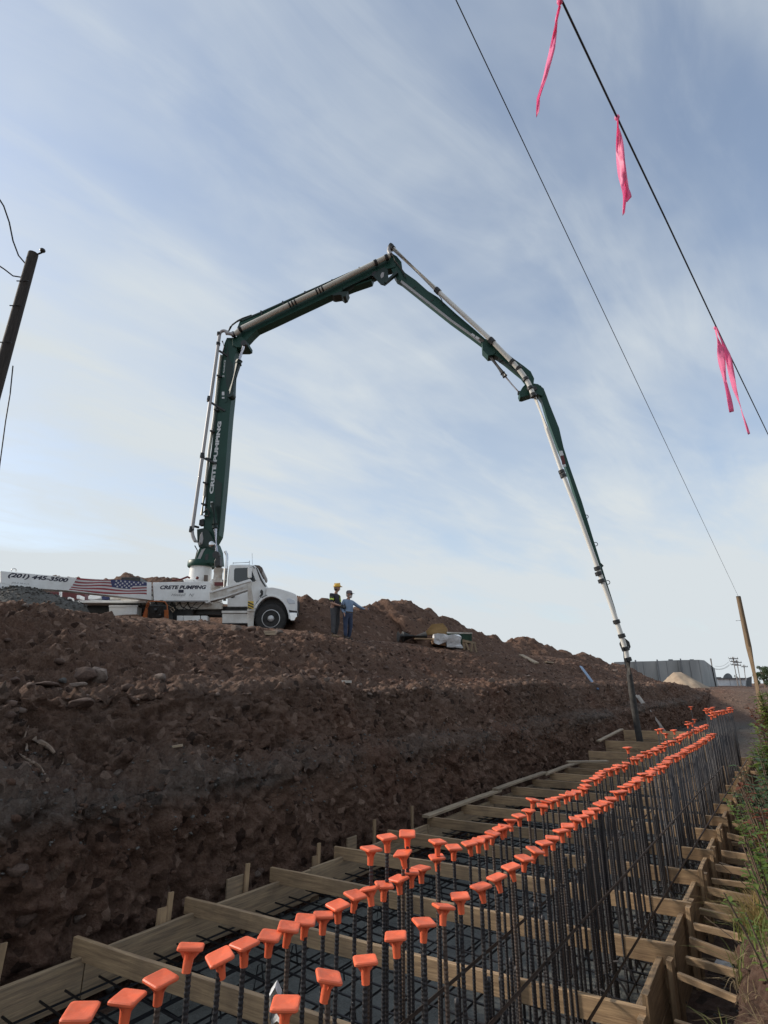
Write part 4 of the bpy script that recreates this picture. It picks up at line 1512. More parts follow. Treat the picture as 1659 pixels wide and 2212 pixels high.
# side body panel with the firm's name
pan = [(330, 1258), (452, 1256), (455, 1262), (454, 1301), (445, 1303), (440, 1298), (332, 1298)]
pn = part('side_panel', MB().prism([tp(x, y, 0.06) for x, y in pan], -TN * 0.42), 'white_paint', bevel=0.012)
part('panel_end', MB().prism(tpz('A', [(1268, 285), (1322, 280), (1322, 415), (1268, 415)], 0.03), -TN * 0.35), 'dusty_white', pn, bevel=0.01)
for yy, m_i in ((302, 'dark_red'), (330, 'dark_red'), (372, 'black_metal')):
    part('warning_label', MB().prism(tpz('A', [(1300, yy - 9), (1318, yy - 9), (1318, yy + 9), (1300, yy + 9)], 0.036), -TN * 0.01), m_i, pn)
part('panel_badge', MB().prism(tpz('A', [(1542, 326), (1586, 326), (1586, 352), (1542, 352)], 0.065), -TN * 0.01), 'navy_print', pn)
part('panel_handle', MB().prism(tpz('A', [(1380, 416), (1410, 416), (1410, 424), (1380, 424)], 0.07), -TN * 0.02), 'black_metal', pn)
part('panel_rim', MB().prism(tpz('A', [(1340, 418), (1800, 418), (1800, 427), (1340, 427)], 0.068), -TN * 0.015), 'grey_print', pn)


def lettering(name, body, p0, p1, h, nrm, m, parent, shear=0.0, bold=0.0, lift=0.004, sx=1.0):
    """letters fitted between p0 and p1 along the baseline, height h, standing off the surface along nrm"""
    c = bpy.data.curves.new(name, 'FONT')
    c.body = body
    c.size = 1.0
    c.shear = shear
    c.offset = bold
    c.extrude = 0.0
    c.space_character = sx
    t = bpy.data.objects.new(name, c)
    COL.objects.link(t)
    dg = bpy.context.evaluated_depsgraph_get()
    me = bpy.data.meshes.new_from_object(t.evaluated_get(dg))
    bpy.data.objects.remove(t)
    xs = [v.co.x for v in me.vertices]
    ys = [v.co.y for v in me.vertices]
    x0, x1, y0, y1 = min(xs), max(xs), min(ys), max(ys)
    d = p1 - p0
    xa = d.normalized()
    ya = nrm.cross(xa).normalized()
    M = root_matrix(parent).inverted()
    for v in me.vertices:
        q = p0 + d * ((v.co.x - x0) / (x1 - x0)) + ya * (h * (v.co.y - y0) / (y1 - y0)) + nrm * lift
        v.co = M @ q
    me.materials.clear()
    me.materials.append(MATS[m])
    o = bpy.data.objects.new(name, me)
    COL.objects.link(o)
    o.parent = parent
    return o


k_ = 17.5 / FPX
lettering('lettering', 'CRETE PUMPING', tp(*Z('A', 1382, 322), 0.062), tp(*Z('B', 250, 374), 0.062), 8.2 * k_, TN, 'navy_print', pn, 0.22, 0.045, 0.003)
lettering('lettering', 'Haskell   NJ', tp(*Z('A', 1478, 388), 0.062), tp(*Z('B', 150, 440), 0.062), 7.5 * k_, TN, 'grey_print', pn, 0.4, 0.0, 0.003)
# deck and machinery behind
dk = part('deck', MB().prism(tpz('A', [(600, 418), (1265, 418), (1265, 438), (640, 440)], -0.05), -TN * 2.2), 'white_paint', bevel=0.01)
for i, (pts, of, th, m_i) in enumerate((([(660, 402), (690, 402), (690, 372), (662, 372)], -0.4, 0.4, 'white_paint'), ([(760, 408), (800, 408), (870, 400), (870, 365), (790, 362), (762, 380)], -0.5, 0.7, 'white_paint'),
                                       ([(580, 412), (612, 412), (606, 388), (584, 390)], -0.3, 0.3, 'white_paint'), ([(880, 412), (942, 412), (942, 370), (880, 370)], -0.6, 0.5, 'blue_print'),
                                       ([(948, 412), (1035, 412), (1035, 384), (948, 384)], -0.5, 0.5, 'dusty_white'), ([(1040, 418), (1180, 418), (1180, 398), (1040, 400)], -0.4, 0.6, 'dusty_white'))):
    part('deck_box', MB().prism(tpz('A', pts, of), -TN * th), m_i, bevel=0.015)
part('hopper_rim', MB().prism(tpz('A', [(1045, 218), (1212, 218), (1212, 262), (1045, 262)], -1.3), -TN * 0.9), 'black_metal', bevel=0.02)
part('side_locker', MB().prism(tpz('A', [(940, 470), (1185, 468), (1180, 540), (1060, 545), (945, 560)], -0.05), -TN * 0.5), 'white_paint', bevel=0.015)
part('deck_rail', MB().prism(tpz('A', [(940, 460), (1190, 460), (1190, 472), (940, 472)], -0.02), -TN * 0.04), 'white_paint')
bl = part('tail_body', MB().prism(tpz('A', [(410, 345), (730, 345), (740, 440), (600, 440), (410, 440)], -1.0), -TN * 0.8), 'dark_red', bevel=0.02)
part('post', MB().prism(tpz('A', [(510, 335), (526, 335), (524, 412), (512, 412)], -0.3), -TN * 0.1), 'white_paint')
# pedestal and water tank
ped_c = tp(433, 1240, -1.15)
pr = 22 / FPX * 18.6
pd = MB().lathe(Vector((ped_c.x, ped_c.y, GZ + 1.0)), UP, [(pr * 1.15, 0), (pr * 1.1, tp(433, 1262, -1.15).z - GZ - 1.0), (pr * 1.05, tp(433, 1226, -1.15).z - GZ - 1.0)], 32)
pdo = part('pedestal', pd, 'white_paint', smooth=True)
z0, z1 = tp(433, 1226, -1.15).z, tp(433, 1213, -1.15).z
part('slewing_ring', MB().lathe(Vector((ped_c.x, ped_c.y, z0)), UP, [(0.30, 0), (pr * 1.28, 0.0), (pr * 1.32, 0.03), (pr * 1.32, z1 - z0 - 0.03), (pr * 1.26, z1 - z0), (0.3, z1 - z0)], 36), 'green_paint', smooth=True)
part('hatch', MB().prism(tpz('B', [(232, 257), (264, 257), (262, 308), (230, 308)], -0.62), -TN * 0.06), 'brown_visor', pdo)
part('knob', MB().ball(tp(*Z('B', 176, 282), -0.55), 0.055), 'dark_red', pdo, smooth=True)
wt = MB()
cw = tp(*Z('B', 345, 300), -0.7)
zz = [tp(*Z('B', 345, y), -0.7).z for y in (480, 300, 290, 240, 232, 205, 196)]
wt.lathe(Vector((cw.x, cw.y, 0)), UP, [(0.20, zz[0]), (0.20, zz[1]), (0.15, zz[2]), (0.14, zz[3]), (0.16, zz[4]), (0.16, zz[5]), (0.12, zz[6])], 20)
part('water_tank', wt, 'dusty_white', smooth=True)
part('tank_label', MB().prism(tpz('B', [(318, 316), (392, 316), (392, 346), (318, 346)], -0.42), -TN * 0.03), 'dark_red')
part('tank_bracket', MB().prism(tpz('B', [(280, 300), (380, 300), (380, 480), (280, 480)], -0.55), -TN * 0.1), 'white_paint', bevel=0.01)
part('valve_block', MB().prism(tpz('B', [(72, 292), (145, 292), (145, 318), (60, 318)], -0.4), -TN * 0.4), 'white_paint', bevel=0.02)
part('red_hose', MB().tube([tp(*Z('A', 1490, 245), -0.5), tp(*Z('A', 1570, 235), -0.5), tp(*Z('A', 1620, 215), -0.5), tp(*Z('A', 1640, 225), -0.55)], 0.035, 8), 'dark_red', smooth=True)

# front outrigger: sloping arm swung towards the camera with a jack leg
arm = tpz('B', [(275, 392), (300, 388), (610, 292), (624, 300), (622, 360), (590, 378), (400, 440), (280, 470)], 0.95)
ao = part('outrigger_arm', MB().prism(arm, -TN * 0.22), 'dusty_white', bevel=0.015)
part('arm_flange', MB().prism(tpz('B', [(275, 392), (300, 388), (610, 290), (624, 298), (624, 308), (300, 402), (275, 406)], 0.98), -TN * 0.28), 'white_paint', ao, bevel=0.005)
part('arm_flange', MB().prism(tpz('B', [(278, 462), (400, 432), (590, 370), (622, 352), (622, 362), (590, 382), (400, 446), (280, 475)], 0.98), -TN * 0.28), 'aluminium', ao, bevel=0.005)
part('arm_pocket', MB().prism(tpz('B', [(420, 382), (440, 372), (580, 328), (586, 338), (570, 352), (450, 392), (425, 398)], 0.956), -TN * 0.02), 'aluminium', ao)
lg = part('jack_leg', MB().prism(tpz('B', [(594, 340), (622, 335), (645, 545), (640, 640), (638, 690), (594, 690), (594, 545)], 0.99), -TN * 0.2), 'dusty_white', bevel=0.012)
part('jack_collar', MB().prism(tpz('B', [(590, 540), (648, 540), (648, 560), (590, 560)], 1.02), -TN * 0.26), 'dusty_white', lg, bevel=0.008)
for i in range(3):
    y = 478 + 22 * i
    part('warning_stripe', MB().prism(tpz('B', [(597, y), (643, y + 20), (643, y + 31), (597, y + 11)], 0.997), -TN * 0.01), 'black_metal', lg)
part('warning_plate', MB().prism(tpz('B', [(596, 474), (644, 474), (644, 538), (596, 538)], 0.994), -TN * 0.01), 'yellow_paint', lg)
part('jack_pad', MB().prism(tpz('B', [(585, 688), (650, 688), (650, 698), (585, 698)], 1.12), -TN * 0.5), 'black_metal', lg)

# rear outrigger beam swung out to the left, carrying number and flag
bA, bB = at(*Z('A', 5, 165), 14.6), at(*Z('A', 1275, 262), 17.2)
cA, cB = at(*Z('A', 5, 290), 14.6), at(*Z('A', 1275, 415), 17.2)
bd = (bB - bA).normalized()
bdh = Vector((bd.x, bd.y, 0)).normalized()
bn = Vector((bdh.y, -bdh.x, 0))
if bn.dot(CAMV - bA) < 0:
    bn = -bn


def bq(x, y, off=0.0):                       # pixel of enlargement A -> the beam's face
    r = ray(*Z('A', x, y))
    return CAMV + r * (((bA - CAMV).dot(bn) + off) / r.dot(bn))


beam_pts = [bq(5, 163), bq(640, 222), bq(960, 240), bq(1310, 262), bq(1310, 418), bq(1275, 412), bq(560, 332), bq(330, 318), bq(80, 288), bq(5, 268)]
ro = part('outrigger_beam', MB().prism(beam_pts, -bn * 0.34), 'white_paint', bevel=0.012)
part('lifting_eye', MB().tube([bq(120, 160, -0.17) + (bd * math.cos(a) + UP * math.sin(a)) * 0.055 for a in np.linspace(-0.6, math.pi + 0.6, 14)], 0.016, 8), 'white_paint', ro, smooth=True)
part('beam_foot', MB().prism([bq(5, 268), bq(90, 290), bq(40, 350), bq(20, 375), bq(-60, 400), bq(-60, 262)], -bn * 0.3), 'white_paint', ro, bevel=0.01)
part('foot_plate', MB().prism([bq(-90, 262), bq(5, 262), bq(5, 285), bq(-90, 285)], -bn * 0.3), 'aluminium', ro, bevel=0.01)
part('jack_leg', MB().prism([bq(-80, 280), bq(-20, 285), bq(-20, 620), bq(-80, 620)], -bn * 0.24), 'white_paint', ro, bevel=0.01)
lettering('lettering', '(201) 445-3500', bq(66, 226), bq(585, 272), 48 / 3.456 * 0.864 * 14.9 / FPX, bn, 'navy_print', ro, 0.28, 0.042, 0.003)
lettering('lettering', 'JXLZ 38-4.16', bq(98, 272), bq(250, 286), 15 / 3.456 * 0.864 * 14.9 / FPX, bn, 'grey_print', ro, 0.1, 0.0, 0.003)
# waving flag print: stripes that follow the wave, a blue field with stars at its right
def flag_edge(u, v):
    # u 0..1 left to right, v 0 top .. 1 bottom
    x = 665 + (1268 - 665) * u - 70 * v * (1 - u)
    top = 222 + 20 * u + 6 * math.sin(u * 7) + 16 * u
    bot = 326 + 62 * u + 22 * math.sin(u * 5.0) * u
    wob = 10 * math.sin(u * 9.0 + 1.0) * math.sin(math.pi * v)
    return bq(x, top + (bot - top) * v + wob, 0.003)


NSTR = 9
for mname, pick_ in (('red_print', 0), ('flag_white', 1)):
    for i in range(NSTR):
        if i % 2 != pick_:
            continue
        b = MB()
        nn_ = 40
        vs, fs = [], []
        for q in range(nn_ + 1):
            u = q / nn_
            vs += [flag_edge(u, i / NSTR), flag_edge(u, (i + 1) / NSTR)]
        for q in range(nn_):
            fs.append((2 * q, 2 * q + 2, 2 * q + 3, 2 * q + 1))
        b.add(vs, fs)
        part('flag_stripe', b, mname, ro)
b = MB()
vs, fs = [], []
for q in range(25):
    u = 0.49 + 0.51 * q / 24
    v0, v1 = 0.0, (0.55 if u < 0.8 else 0.33)
    if u < 0.53:
        v1 = 0.12 + (u - 0.49) * 10
    for v in (v0, v1):
        vs.append(flag_edge(u, v) + bn * 0.002)
for q in range(24):
    fs.append((2 * q, 2 * q + 2, 2 * q + 3, 2 * q + 1))
part('flag_field', b.add(vs, fs), 'blue_print', ro)
b = MB()
for r_, v in enumerate((0.10, 0.22, 0.34, 0.46)):
    for c_ in range(7):
        u = 0.57 + 0.062 * c_ + 0.03 * (r_ % 2)
        if (u > 0.79 and v > 0.28) or u > 0.97 or u < 0.52 + v * 0.1:
            continue
        o_ = flag_edge(u, v) + bn * 0.004
        pts = []
        for q in range(10):
            a = math.pi / 2 + math.pi * q / 5
            rad = 0.040 if q % 2 == 0 else 0.017
            pts.append(o_ + bdh * rad * math.cos(a) + UP * rad * math.sin(a))
        b.add(pts, [tuple(range(10))])
part('flag_star', b, 'flag_white', ro)

# ------------------------------------------------------------------ boom, lying in one vertical plane
TUR = at(440, 1222, 18.8)
HOSE = on_z(1385, 1625, 0.0)
BD = Vector((HOSE.x - TUR.x, HOSE.y - TUR.y, 0)).normalized()
BN = Vector((BD.y, -BD.x, 0))
if BN.dot(CAMV - TUR) < 0:
    BN = -BN


def bp_(x, y, off=0.0):
    r = ray(x, y)
    return CAMV + r * (((TUR - CAMV).dot(BN) + off) / r.dot(BN))


def bz(k, pts, off=0.0):
    return [bp_(*Z(k, *q), off) for q in pts]


boom1 = part('boom_section', MB().prism(bz('E', [(300, 1770), (312, 1640), (330, 1400), (372, 1100), (398, 850), (432, 560), (458, 310), (478, 200), (500, 150), (560, 150), (592, 205), (585, 250), (560, 330), (548, 480), (541, 640), (526, 780), (521, 830), (503, 1050), (492, 1200), (470, 1450), (440, 1760), (430, 1830), (380, 1920), (335, 1880), (345, 1790)], 0.20), -BN * 0.40), 'green_paint', bevel=0.012)
part('section_flange', MB().prism(bz('E', [(322, 1640), (340, 1400), (384, 1100), (410, 850), (442, 560), (466, 310), (458, 310), (430, 560), (396, 850), (370, 1100), (328, 1400), (310, 1640)], 0.225), -BN * 0.45), 'dark_green', boom1)
part('reinforcing_plate', MB().prism(bz('E', [(505, 200), (520, 330), (553, 380), (545, 480), (520, 620), (495, 545), (490, 400)], 0.212), -BN * 0.02), 'dark_green', boom1)
part('reinforcing_plate', MB().prism(bz('E', [(395, 1340), (460, 1390), (440, 1700), (428, 1760), (402, 1540)], 0.212), -BN * 0.02), 'dark_green', boom1)
part('reinforcing_plate', MB().prism(bz('E', [(470, 570), (490, 575), (512, 620), (500, 700), (478, 705), (462, 640)], 0.210), -BN * 0.015), 'green_paint', boom1)
for yy in ((610, 640), (655, 668)):
    part('decal', MB().prism(bz('E', [(458, yy[0]), (480, yy[0]), (480, yy[1]), (458, yy[1])], 0.215), -BN * 0.01), 'white_print', boom1)
part('decal', MB().prism(bz('E', [(362, 1545), (382, 1545), (380, 1590), (362, 1590)], 0.206), -BN * 0.01), 'white_print', boom1)
lettering('lettering', 'CRETE PUMPING', bp_(*Z('E', 384, 1478), 0.203), bp_(*Z('E', 456, 862), 0.203), 36 * 0.2539 * 18.6 / FPX, BN, 'white_print', boom1, 0.0, 0.05, 0.003)
lettering('lettering', 'ALLIANCE', bp_(*Z('E', 480, 455), 0.203), bp_(*Z('E', 492, 340), 0.203), 17 * 0.2539 * 18.6 / FPX, BN, 'white_print', boom1, 0.2, 0.02, 0.003)
lettering('lettering', '2', bp_(*Z('E', 478, 488), 0.203), bp_(*Z('E', 480, 468), 0.203), 20 * 0.2539 * 18.6 / FPX, BN, 'white_print', boom1, 0.0, 0.02, 0.003)

boom2 = part('boom_section', MB().prism(bz('C', [(395, 830), (430, 740), (440, 732), (580, 682), (760, 602), (930, 527), (1140, 432), (1340, 347), (1550, 245), (1600, 225), (1640, 250), (1625, 330), (1560, 345), (1450, 400), (1440, 432), (1300, 480), (1200, 520), (1130, 545), (860, 672), (700, 748), (560, 812), (520, 850), (470, 905), (410, 890)], 0.16), -BN * 0.36), 'green_paint', bevel=0.012)
part('section_rail', MB().prism(bz('C', [(436, 736), (580, 676), (930, 520), (1340, 338), (1342, 346), (930, 530), (580, 688), (440, 746)], 0.19), -BN * 0.42), 'dark_green', boom2)
for q in ((590, 672), (757, 598), (928, 522), (1136, 432), (1345, 338)):
    part('rail_clip', MB().prism(bz('C', [(q[0] - 6, q[1] - 6), (q[0] + 4, q[1] - 10), (q[0] + 12, q[1] + 22), (q[0] + 2, q[1] + 26)], 0.205), -BN * 0.1), 'black_metal', boom2)
boom3 = part('boom_section', MB().prism(bz('D', [(232, 250), (290, 255), (318, 290), (325, 345), (345, 372), (430, 432), (520, 512), (600, 562), (740, 690), (870, 800), (960, 880), (1040, 915), (1100, 962), (1160, 1018), (1260, 1090), (1312, 1132), (1338, 1185), (1332, 1245), (1290, 1225), (1240, 1160), (1190, 1120), (1110, 1055), (1060, 1020), (1020, 1000), (975, 1005), (940, 968), (937, 915), (850, 850), (700, 742), (500, 585), (320, 442), (280, 420), (262, 392), (240, 350)], 0.13), -BN * 0.30), 'green_paint', bevel=0.010)
part('section_rail', MB().prism(bz('D', [(318, 430), (500, 572), (700, 730), (850, 838), (930, 905), (926, 914), (846, 852), (695, 744), (494, 588), (312, 446)], 0.15), -BN * 0.03), 'pipe_grey', boom3)
for q in ((410, 490), (545, 590), (715, 700)):
    part('stiffener', MB().prism(bz('D', [(q[0] - 4, q[1] - 2), (q[0] + 16, q[1] - 14), (q[0] + 22, q[1] - 8), (q[0] + 2, q[1] + 8)], 0.14), -BN * 0.02), 'dark_green', boom3)
part('decal', MB().prism(bz('D', [(860, 838), (885, 855), (878, 868), (852, 850)], 0.158), -BN * 0.01), 'white_print', boom3)
part('decal', MB().prism(bz('D', [(892, 858), (920, 876), (908, 890), (884, 872)], 0.158), -BN * 0.01), 'white_print', boom3)
part('decal', MB().prism(bz('D', [(922, 872), (955, 895), (940, 910), (912, 888)], 0.158), -BN * 0.01), 'brown_visor', boom3)
boom4 = part('boom_section', MB().prism(bz('F', [(112, 40), (150, 46), (182, 70), (198, 110), (218, 165), (272, 300), (297, 410), (332, 520), (402, 720), (472, 950), (522, 1110), (592, 1330), (612, 1402), (600, 1402), (560, 1290), (500, 1100), (400, 800), (330, 580), (290, 470), (262, 405), (200, 235), (172, 140), (150, 110), (120, 100)], 0.02), -BN * 0.24), 'green_paint', bevel=0.008)
part('decal', MB().prism(bz('F', [(270, 432), (290, 430), (298, 455), (278, 460)], 0.028), -BN * 0.01), 'white_print', boom4)
part('decal', MB().prism(bz('F', [(278, 460), (298, 455), (308, 505), (290, 512)], 0.028), -BN * 0.01), 'dark_red', boom4)
part('decal', MB().prism(bz('F', [(290, 512), (308, 507), (312, 520), (294, 526)], 0.028), -BN * 0.01), 'white_print', boom4)
for q in ((428, 810), (482, 968), (552, 1188)):
    c0 = bp_(*Z('F', *q), -0.05)
    part('hook_eye', MB().tube([c0 + (BD * math.cos(a) + UP * math.sin(a)) * 0.06 for a in np.linspace(-2.2, 2.2, 12)], 0.012, 6), 'black_metal', boom4, smooth=True)
part('sensor_box', MB().prism(bz('F', [(500, 1070), (514, 1078), (528, 1092), (522, 1100), (506, 1092)], -0.02), -BN * 0.1), 'black_metal', boom4)

# turret head
tu = part('turret', MB().prism(bz('E', [(225, 2070), (240, 2000), (262, 1945), (300, 1900), (330, 1880), (385, 1885), (410, 1950), (420, 2070)], 0.30), -BN * 0.6), 'green_paint', bevel=0.02)
part('turret_plate', MB().prism(bz('E', [(285, 1955), (320, 1940), (300, 1975), (262, 2065), (235, 2065)], 0.31), -BN * 0.02), 'pipe_grey', tu)
part('turret_cheek', MB().prism(bz('E', [(245, 1780), (300, 1770), (345, 1790), (390, 1880), (400, 1960), (330, 1930), (262, 1935), (248, 1880)], 0.34), -BN * 0.06), 'dark_green', tu, bevel=0.01)
part('turret_bracket', MB().prism(bz('E', [(272, 1830), (290, 1800), (300, 1860), (290, 1905), (262, 1912)], 0.36), -BN * 0.05), 'pipe_grey', tu, bevel=0.01)
part('pivot_pin', MB().lathe(bp_(*Z('E', 368, 1905), 0.36), BN, [(0.10, -0.1), (0.10, 0.0), (0.06, 0.02)], 16), 'chrome', tu, smooth=True)
part('turret_block', MB().prism(bz('E', [(318, 1995), (345, 1990), (340, 2040), (312, 2044)], 0.306), -BN * 0.02), 'black_metal', tu)
part('support_strut', MB().tube([bp_(*Z('E', 222, 2065), 0.2), bp_(*Z('E', 250, 1960), 0.2), bp_(*Z('E', 228, 1920), 0.2)], 0.02, 6), 'black_metal', tu)
part('gearbox', MB().prism(bz('E', [(395, 2100), (392, 2050), (415, 2010), (440, 2015), (440, 2090)], 0.5), -BN * 0.25), 'black_metal', tu, bevel=0.02)


# cylinders
def ram(parent, a, b, c, r1, r2, off=0.0, m1='dark_green'):
    a, b, c = (bp_(*q, off) for q in (a, b, c))
    o = part('cylinder', MB().tube([a, b], r1, 14).tube([b - (b - a).normalized() * 0.14, b + (b - a).normalized() * 0.02], r1 * 1.14, 14), m1, parent, smooth=True)
    part('piston_rod', MB().tube([b, c], r2, 12), 'rod_chrome', parent, smooth=True)
    part('rod_end', MB().lathe(c, BN, [(r2 * 1.9, -r2 * 1.3), (r2 * 1.9, r2 * 1.3)], 14), 'black_metal', parent, smooth=True)


ram(boom1, Z('E', 533, 640), Z('E', 603, 352), Z('E', 650, 205), 0.125, 0.065, 0.30)
part('cylinder_clamp', MB().lathe(bp_(*Z('E', 535, 640), 0.30), BN, [(0.14, -0.16), (0.14, 0.12)], 14), 'dark_green', boom1, smooth=True)
ram(tu, Z('E', 385, 1560), Z('E', 402, 1770), Z('E', 415, 2000), 0.10, 0.065, 0.42)
ram(boom2, Z('C', 1225, 520), Z('C', 1440, 415), Z('C', 1470, 395), 0.13, 0.07, 0.10, 'dark_green')
ram(boom3, Z('D', 985, 995), Z('D', 1112, 1168), Z('D', 1225, 1300), 0.085, 0.038, 0.02, 'black_metal')
# linkages at the knuckles
k2 = part('knuckle', MB().prism(bz('E', [(545, 165), (600, 130), (640, 150), (682, 195), (680, 222), (655, 232), (585, 232), (548, 215)], 0.26), -BN * 0.5), 'green_paint', boom1, bevel=0.012)
k3 = part('knuckle', MB().prism(bz('C', [(1455, 400), (1490, 350), (1540, 330), (1565, 350), (1570, 420), (1545, 470), (1510, 460)], 0.20), -BN * 0.06), 'dark_green', boom2, bevel=0.008)
part('link', MB().beam(bp_(*Z('C', 1545, 455), 0.20), bp_(*Z('C', 1640, 375), 0.20), 0.10, 0.14, BN), 'dark_green', k3)
part('link_hole', MB().prism(bz('C', [(1508, 395), (1520, 370), (1538, 372), (1532, 405), (1515, 418)], 0.205), -BN * 0.01), 'pipe_grey', k3)
part('cylinder_lug', MB().prism(bz('C', [(1130, 545), (1190, 520), (1260, 515), (1242, 552), (1222, 560), (1200, 542), (1150, 550)], 0.2), -BN * 0.4), 'dark_green', boom2, bevel=0.01)
part('knuckle', MB().prism(bz('D', [(937, 905), (1000, 890), (1045, 985), (1020, 1005), (985, 1010), (942, 965)], 0.17), -BN * 0.38), 'green_paint', boom3, bevel=0.01)
k4 = part('knuckle', MB().prism(bz('D', [(1220, 1300), (1250, 1250), (1285, 1218), (1335, 1228), (1390, 1240), (1415, 1285), (1400, 1320), (1340, 1300), (1250, 1330), (1230, 1328)], 0.10), -BN * 0.34), 'green_paint', boom4, bevel=0.01)
part('pivot_pin', MB().lathe(bp_(*Z('D', 1340, 1262), 0.12), BN, [(0.09, -0.02), (0.09, 0.02), (0.05, 0.03)], 16), 'black_metal', k4, smooth=True)
part('cylinder_hose', MB().tube(bz('D', [(1070, 1065), (1090, 1050), (1112, 1052), (1120, 1070)], 0.1), 0.018, 6), 'black_rubber', boom3, smooth=True)
part('hydraulic_hose', MB().tube(bz('C', [(340, 830), (370, 775), (415, 742), (450, 725), (520, 700)], 0.1), 0.03, 7).tube(bz('C', [(330, 850), (355, 790), (400, 755), (440, 735)], 0.2), 0.025, 7), 'black_rubber', boom2, smooth=True)
part('hydraulic_hose', MB().tube(bz('E', [(462, 180), (480, 230), (465, 280), (440, 260)], 0.28), 0.03, 7).tube(bz('E', [(300, 1640), (330, 1610), (352, 1640), (340, 1670), (305, 1665)], 0.3), 0.03, 7), 'black_rubber', boom1, smooth=True)
part('hydraulic_hose', MB().tube(bz('D', [(245, 225), (268, 280), (310, 335), (350, 410)], 0.2), 0.025, 7).tube(bz('D', [(600, 540), (625, 575), (640, 620)], 0.2), 0.018, 6), 'black_rubber', boom3, smooth=True)
part('junction_box', MB().prism(bz('E', [(268, 1700), (300, 1690), (305, 1740), (262, 1745)], 0.25), -BN * 0.2), 'black_metal', boom1)


# delivery pipe with couplings
def coupling(p, d, r, parent):
    part('coupling', MB().lathe(p, d, [(r, -0.06), (r * 1.35, -0.055), (r * 1.35, 0.055), (r, 0.06)], 16).obox(p + BN * r * 1.2, BN * 0.03, d.normalized() * 0.05, d.cross(BN).normalized() * 0.04), 'black_metal', parent, smooth=True)


def pipe(pts, r, m, cps=()):
    o = part('delivery_pipe', MB().tube(pts, r, 16), m, smooth=True)
    for i, j in cps:
        p = pts[i].lerp(pts[i + 1], j)
        coupling(p, (pts[i + 1] - pts[i]).normalized(), r, o)
    return o


def px2m(n, k=18.3):
    return n / FPX * k


def arcpts(a, b, c, n=8):                   # rounded corner through b
    return [(a.lerp(b, q)).lerp(b.lerp(c, q), q) for q in np.linspace(0, 1, n)]


q = [bp_(*Z('E', *v), 0.46) for v in ((275, 1905), (232, 1880), (205, 1840), (205, 1790), (345, 690), (440, 118), (448, 85), (470, 80), (490, 95), (505, 112), (555, 120))]
pts1 = [q[0]] + arcpts(q[1], q[2], q[3]) + [q[3].lerp(q[5], .35), q[3].lerp(q[5], .65), q[5]] + arcpts(q[5], q[6] + (q[7] - q[6]) * .3, q[8]) + [q[9], q[10]]
po = part('delivery_pipe', MB().tube(pts1, px2m(3.9), 14), 'pipe_grey', smooth=True)
for v in ((350, 682), (292, 1165), (200, 1792)):
    d = (q[5] - q[3]).normalized()
    pc = bp_(*Z('E', *v), 0.46)
    coupling(pc, d, px2m(3.9), po)
    coupling(pc + d * 0.09, d, px2m(3.3), po)
for v, w in (((362, 700), (485, 775)), ((310, 1178), (412, 1222)), ((435, 262), (505, 305)), ((210, 1752), (262, 1765))):
    part('pipe_bracket', MB().beam(bp_(*Z('E', *v), 0.46), bp_(*Z('E', *w), 0.2), 0.05, 0.07), 'black_metal', po)
coupling(bp_(*Z('E', 428, 205), 0.46), (q[5] - q[3]).normalized(), px2m(3.6), po)
coupling(bp_(*Z('E', 435, 120), 0.46), (q[5] - q[3]).normalized(), px2m(3.9), po)
# second pipe hugging the first section
q2 = [bp_(*Z('E', *v), 0.12) for v in ((285, 1660), (308, 1500), (352, 1100), (392, 830), (425, 500), (450, 300))]
po2 = part('delivery_pipe', MB().tube(q2, px2m(3.3), 14), 'pipe_cream', smooth=True)
for v in ((305, 1570), (320, 1390), (345, 1185), (378, 952), (412, 770), (435, 482)):
    part('pipe_clip', MB().beam(bp_(*Z('E', v[0] - 12, v[1] - 2), 0.2), bp_(*Z('E', v[0] + 24, v[1] + 6), 0.2), 0.22, 0.05), 'black_metal', po2)
# pipe of the second section
q3 = bz('C', [(330, 835), (372, 852), (400, 838), (440, 803), (640, 705), (850, 600), (1050, 505), (1560, 252), (1580, 242)], 0.34)
po3 = part('delivery_pipe', MB().tube(q3, px2m(6.3), 16), 'pipe_cream', smooth=True)
for v in ((1472, 298), (1555, 258), (432, 808), (380, 850)):
    coupling(bp_(*Z('C', *v), 0.34), q3[7] - q3[4], px2m(6.0), po3)
for base_ in ((832, 610), (1040, 508)):
    for e in (-22, 0, 22):
        v = (base_[0] + e, base_[1] - e * 0.47)
        part('pipe_clip', MB().lathe(bp_(*Z('C', *v), 0.34), q3[7] - q3[4], [(px2m(6.3), -0.03), (px2m(7.2), -0.03), (px2m(7.2), 0.03), (px2m(6.3), 0.03)], 14), 'black_metal', po3, smooth=True)
# third section pipe
q4 = bz('D', [(238, 172), (590, 508), (1010, 895), (1150, 1040), (1215, 1105), (1255, 1145), (1280, 1190), (1300, 1235), (1325, 1300)], 0.30)
po4 = part('delivery_pipe', MB().tube(q4[:4] + arcpts(q4[3], q4[5], q4[7], 10) + [q4[8]], px2m(5.6, 17.6), 16), 'pipe_white', smooth=True)
for v in ((238, 172), (250, 186), (590, 508), (602, 520), (1005, 892), (1018, 906), (1168, 1058), (1220, 1108), (1272, 1192), (1308, 1262), (1332, 1318)):
    i = 0 if v[1] < 1100 else (4 if v[1] < 1190 else 7)
    coupling(bp_(*Z('D', *v), 0.30), q4[i + 1] - q4[i], px2m(5.6, 17.6), po4)
part('end_elbow', MB().tube(bz('D', [(238, 172), (225, 185), (222, 205), (235, 235)], 0.30), px2m(5.2), 12), 'pipe_grey', po4, smooth=True)
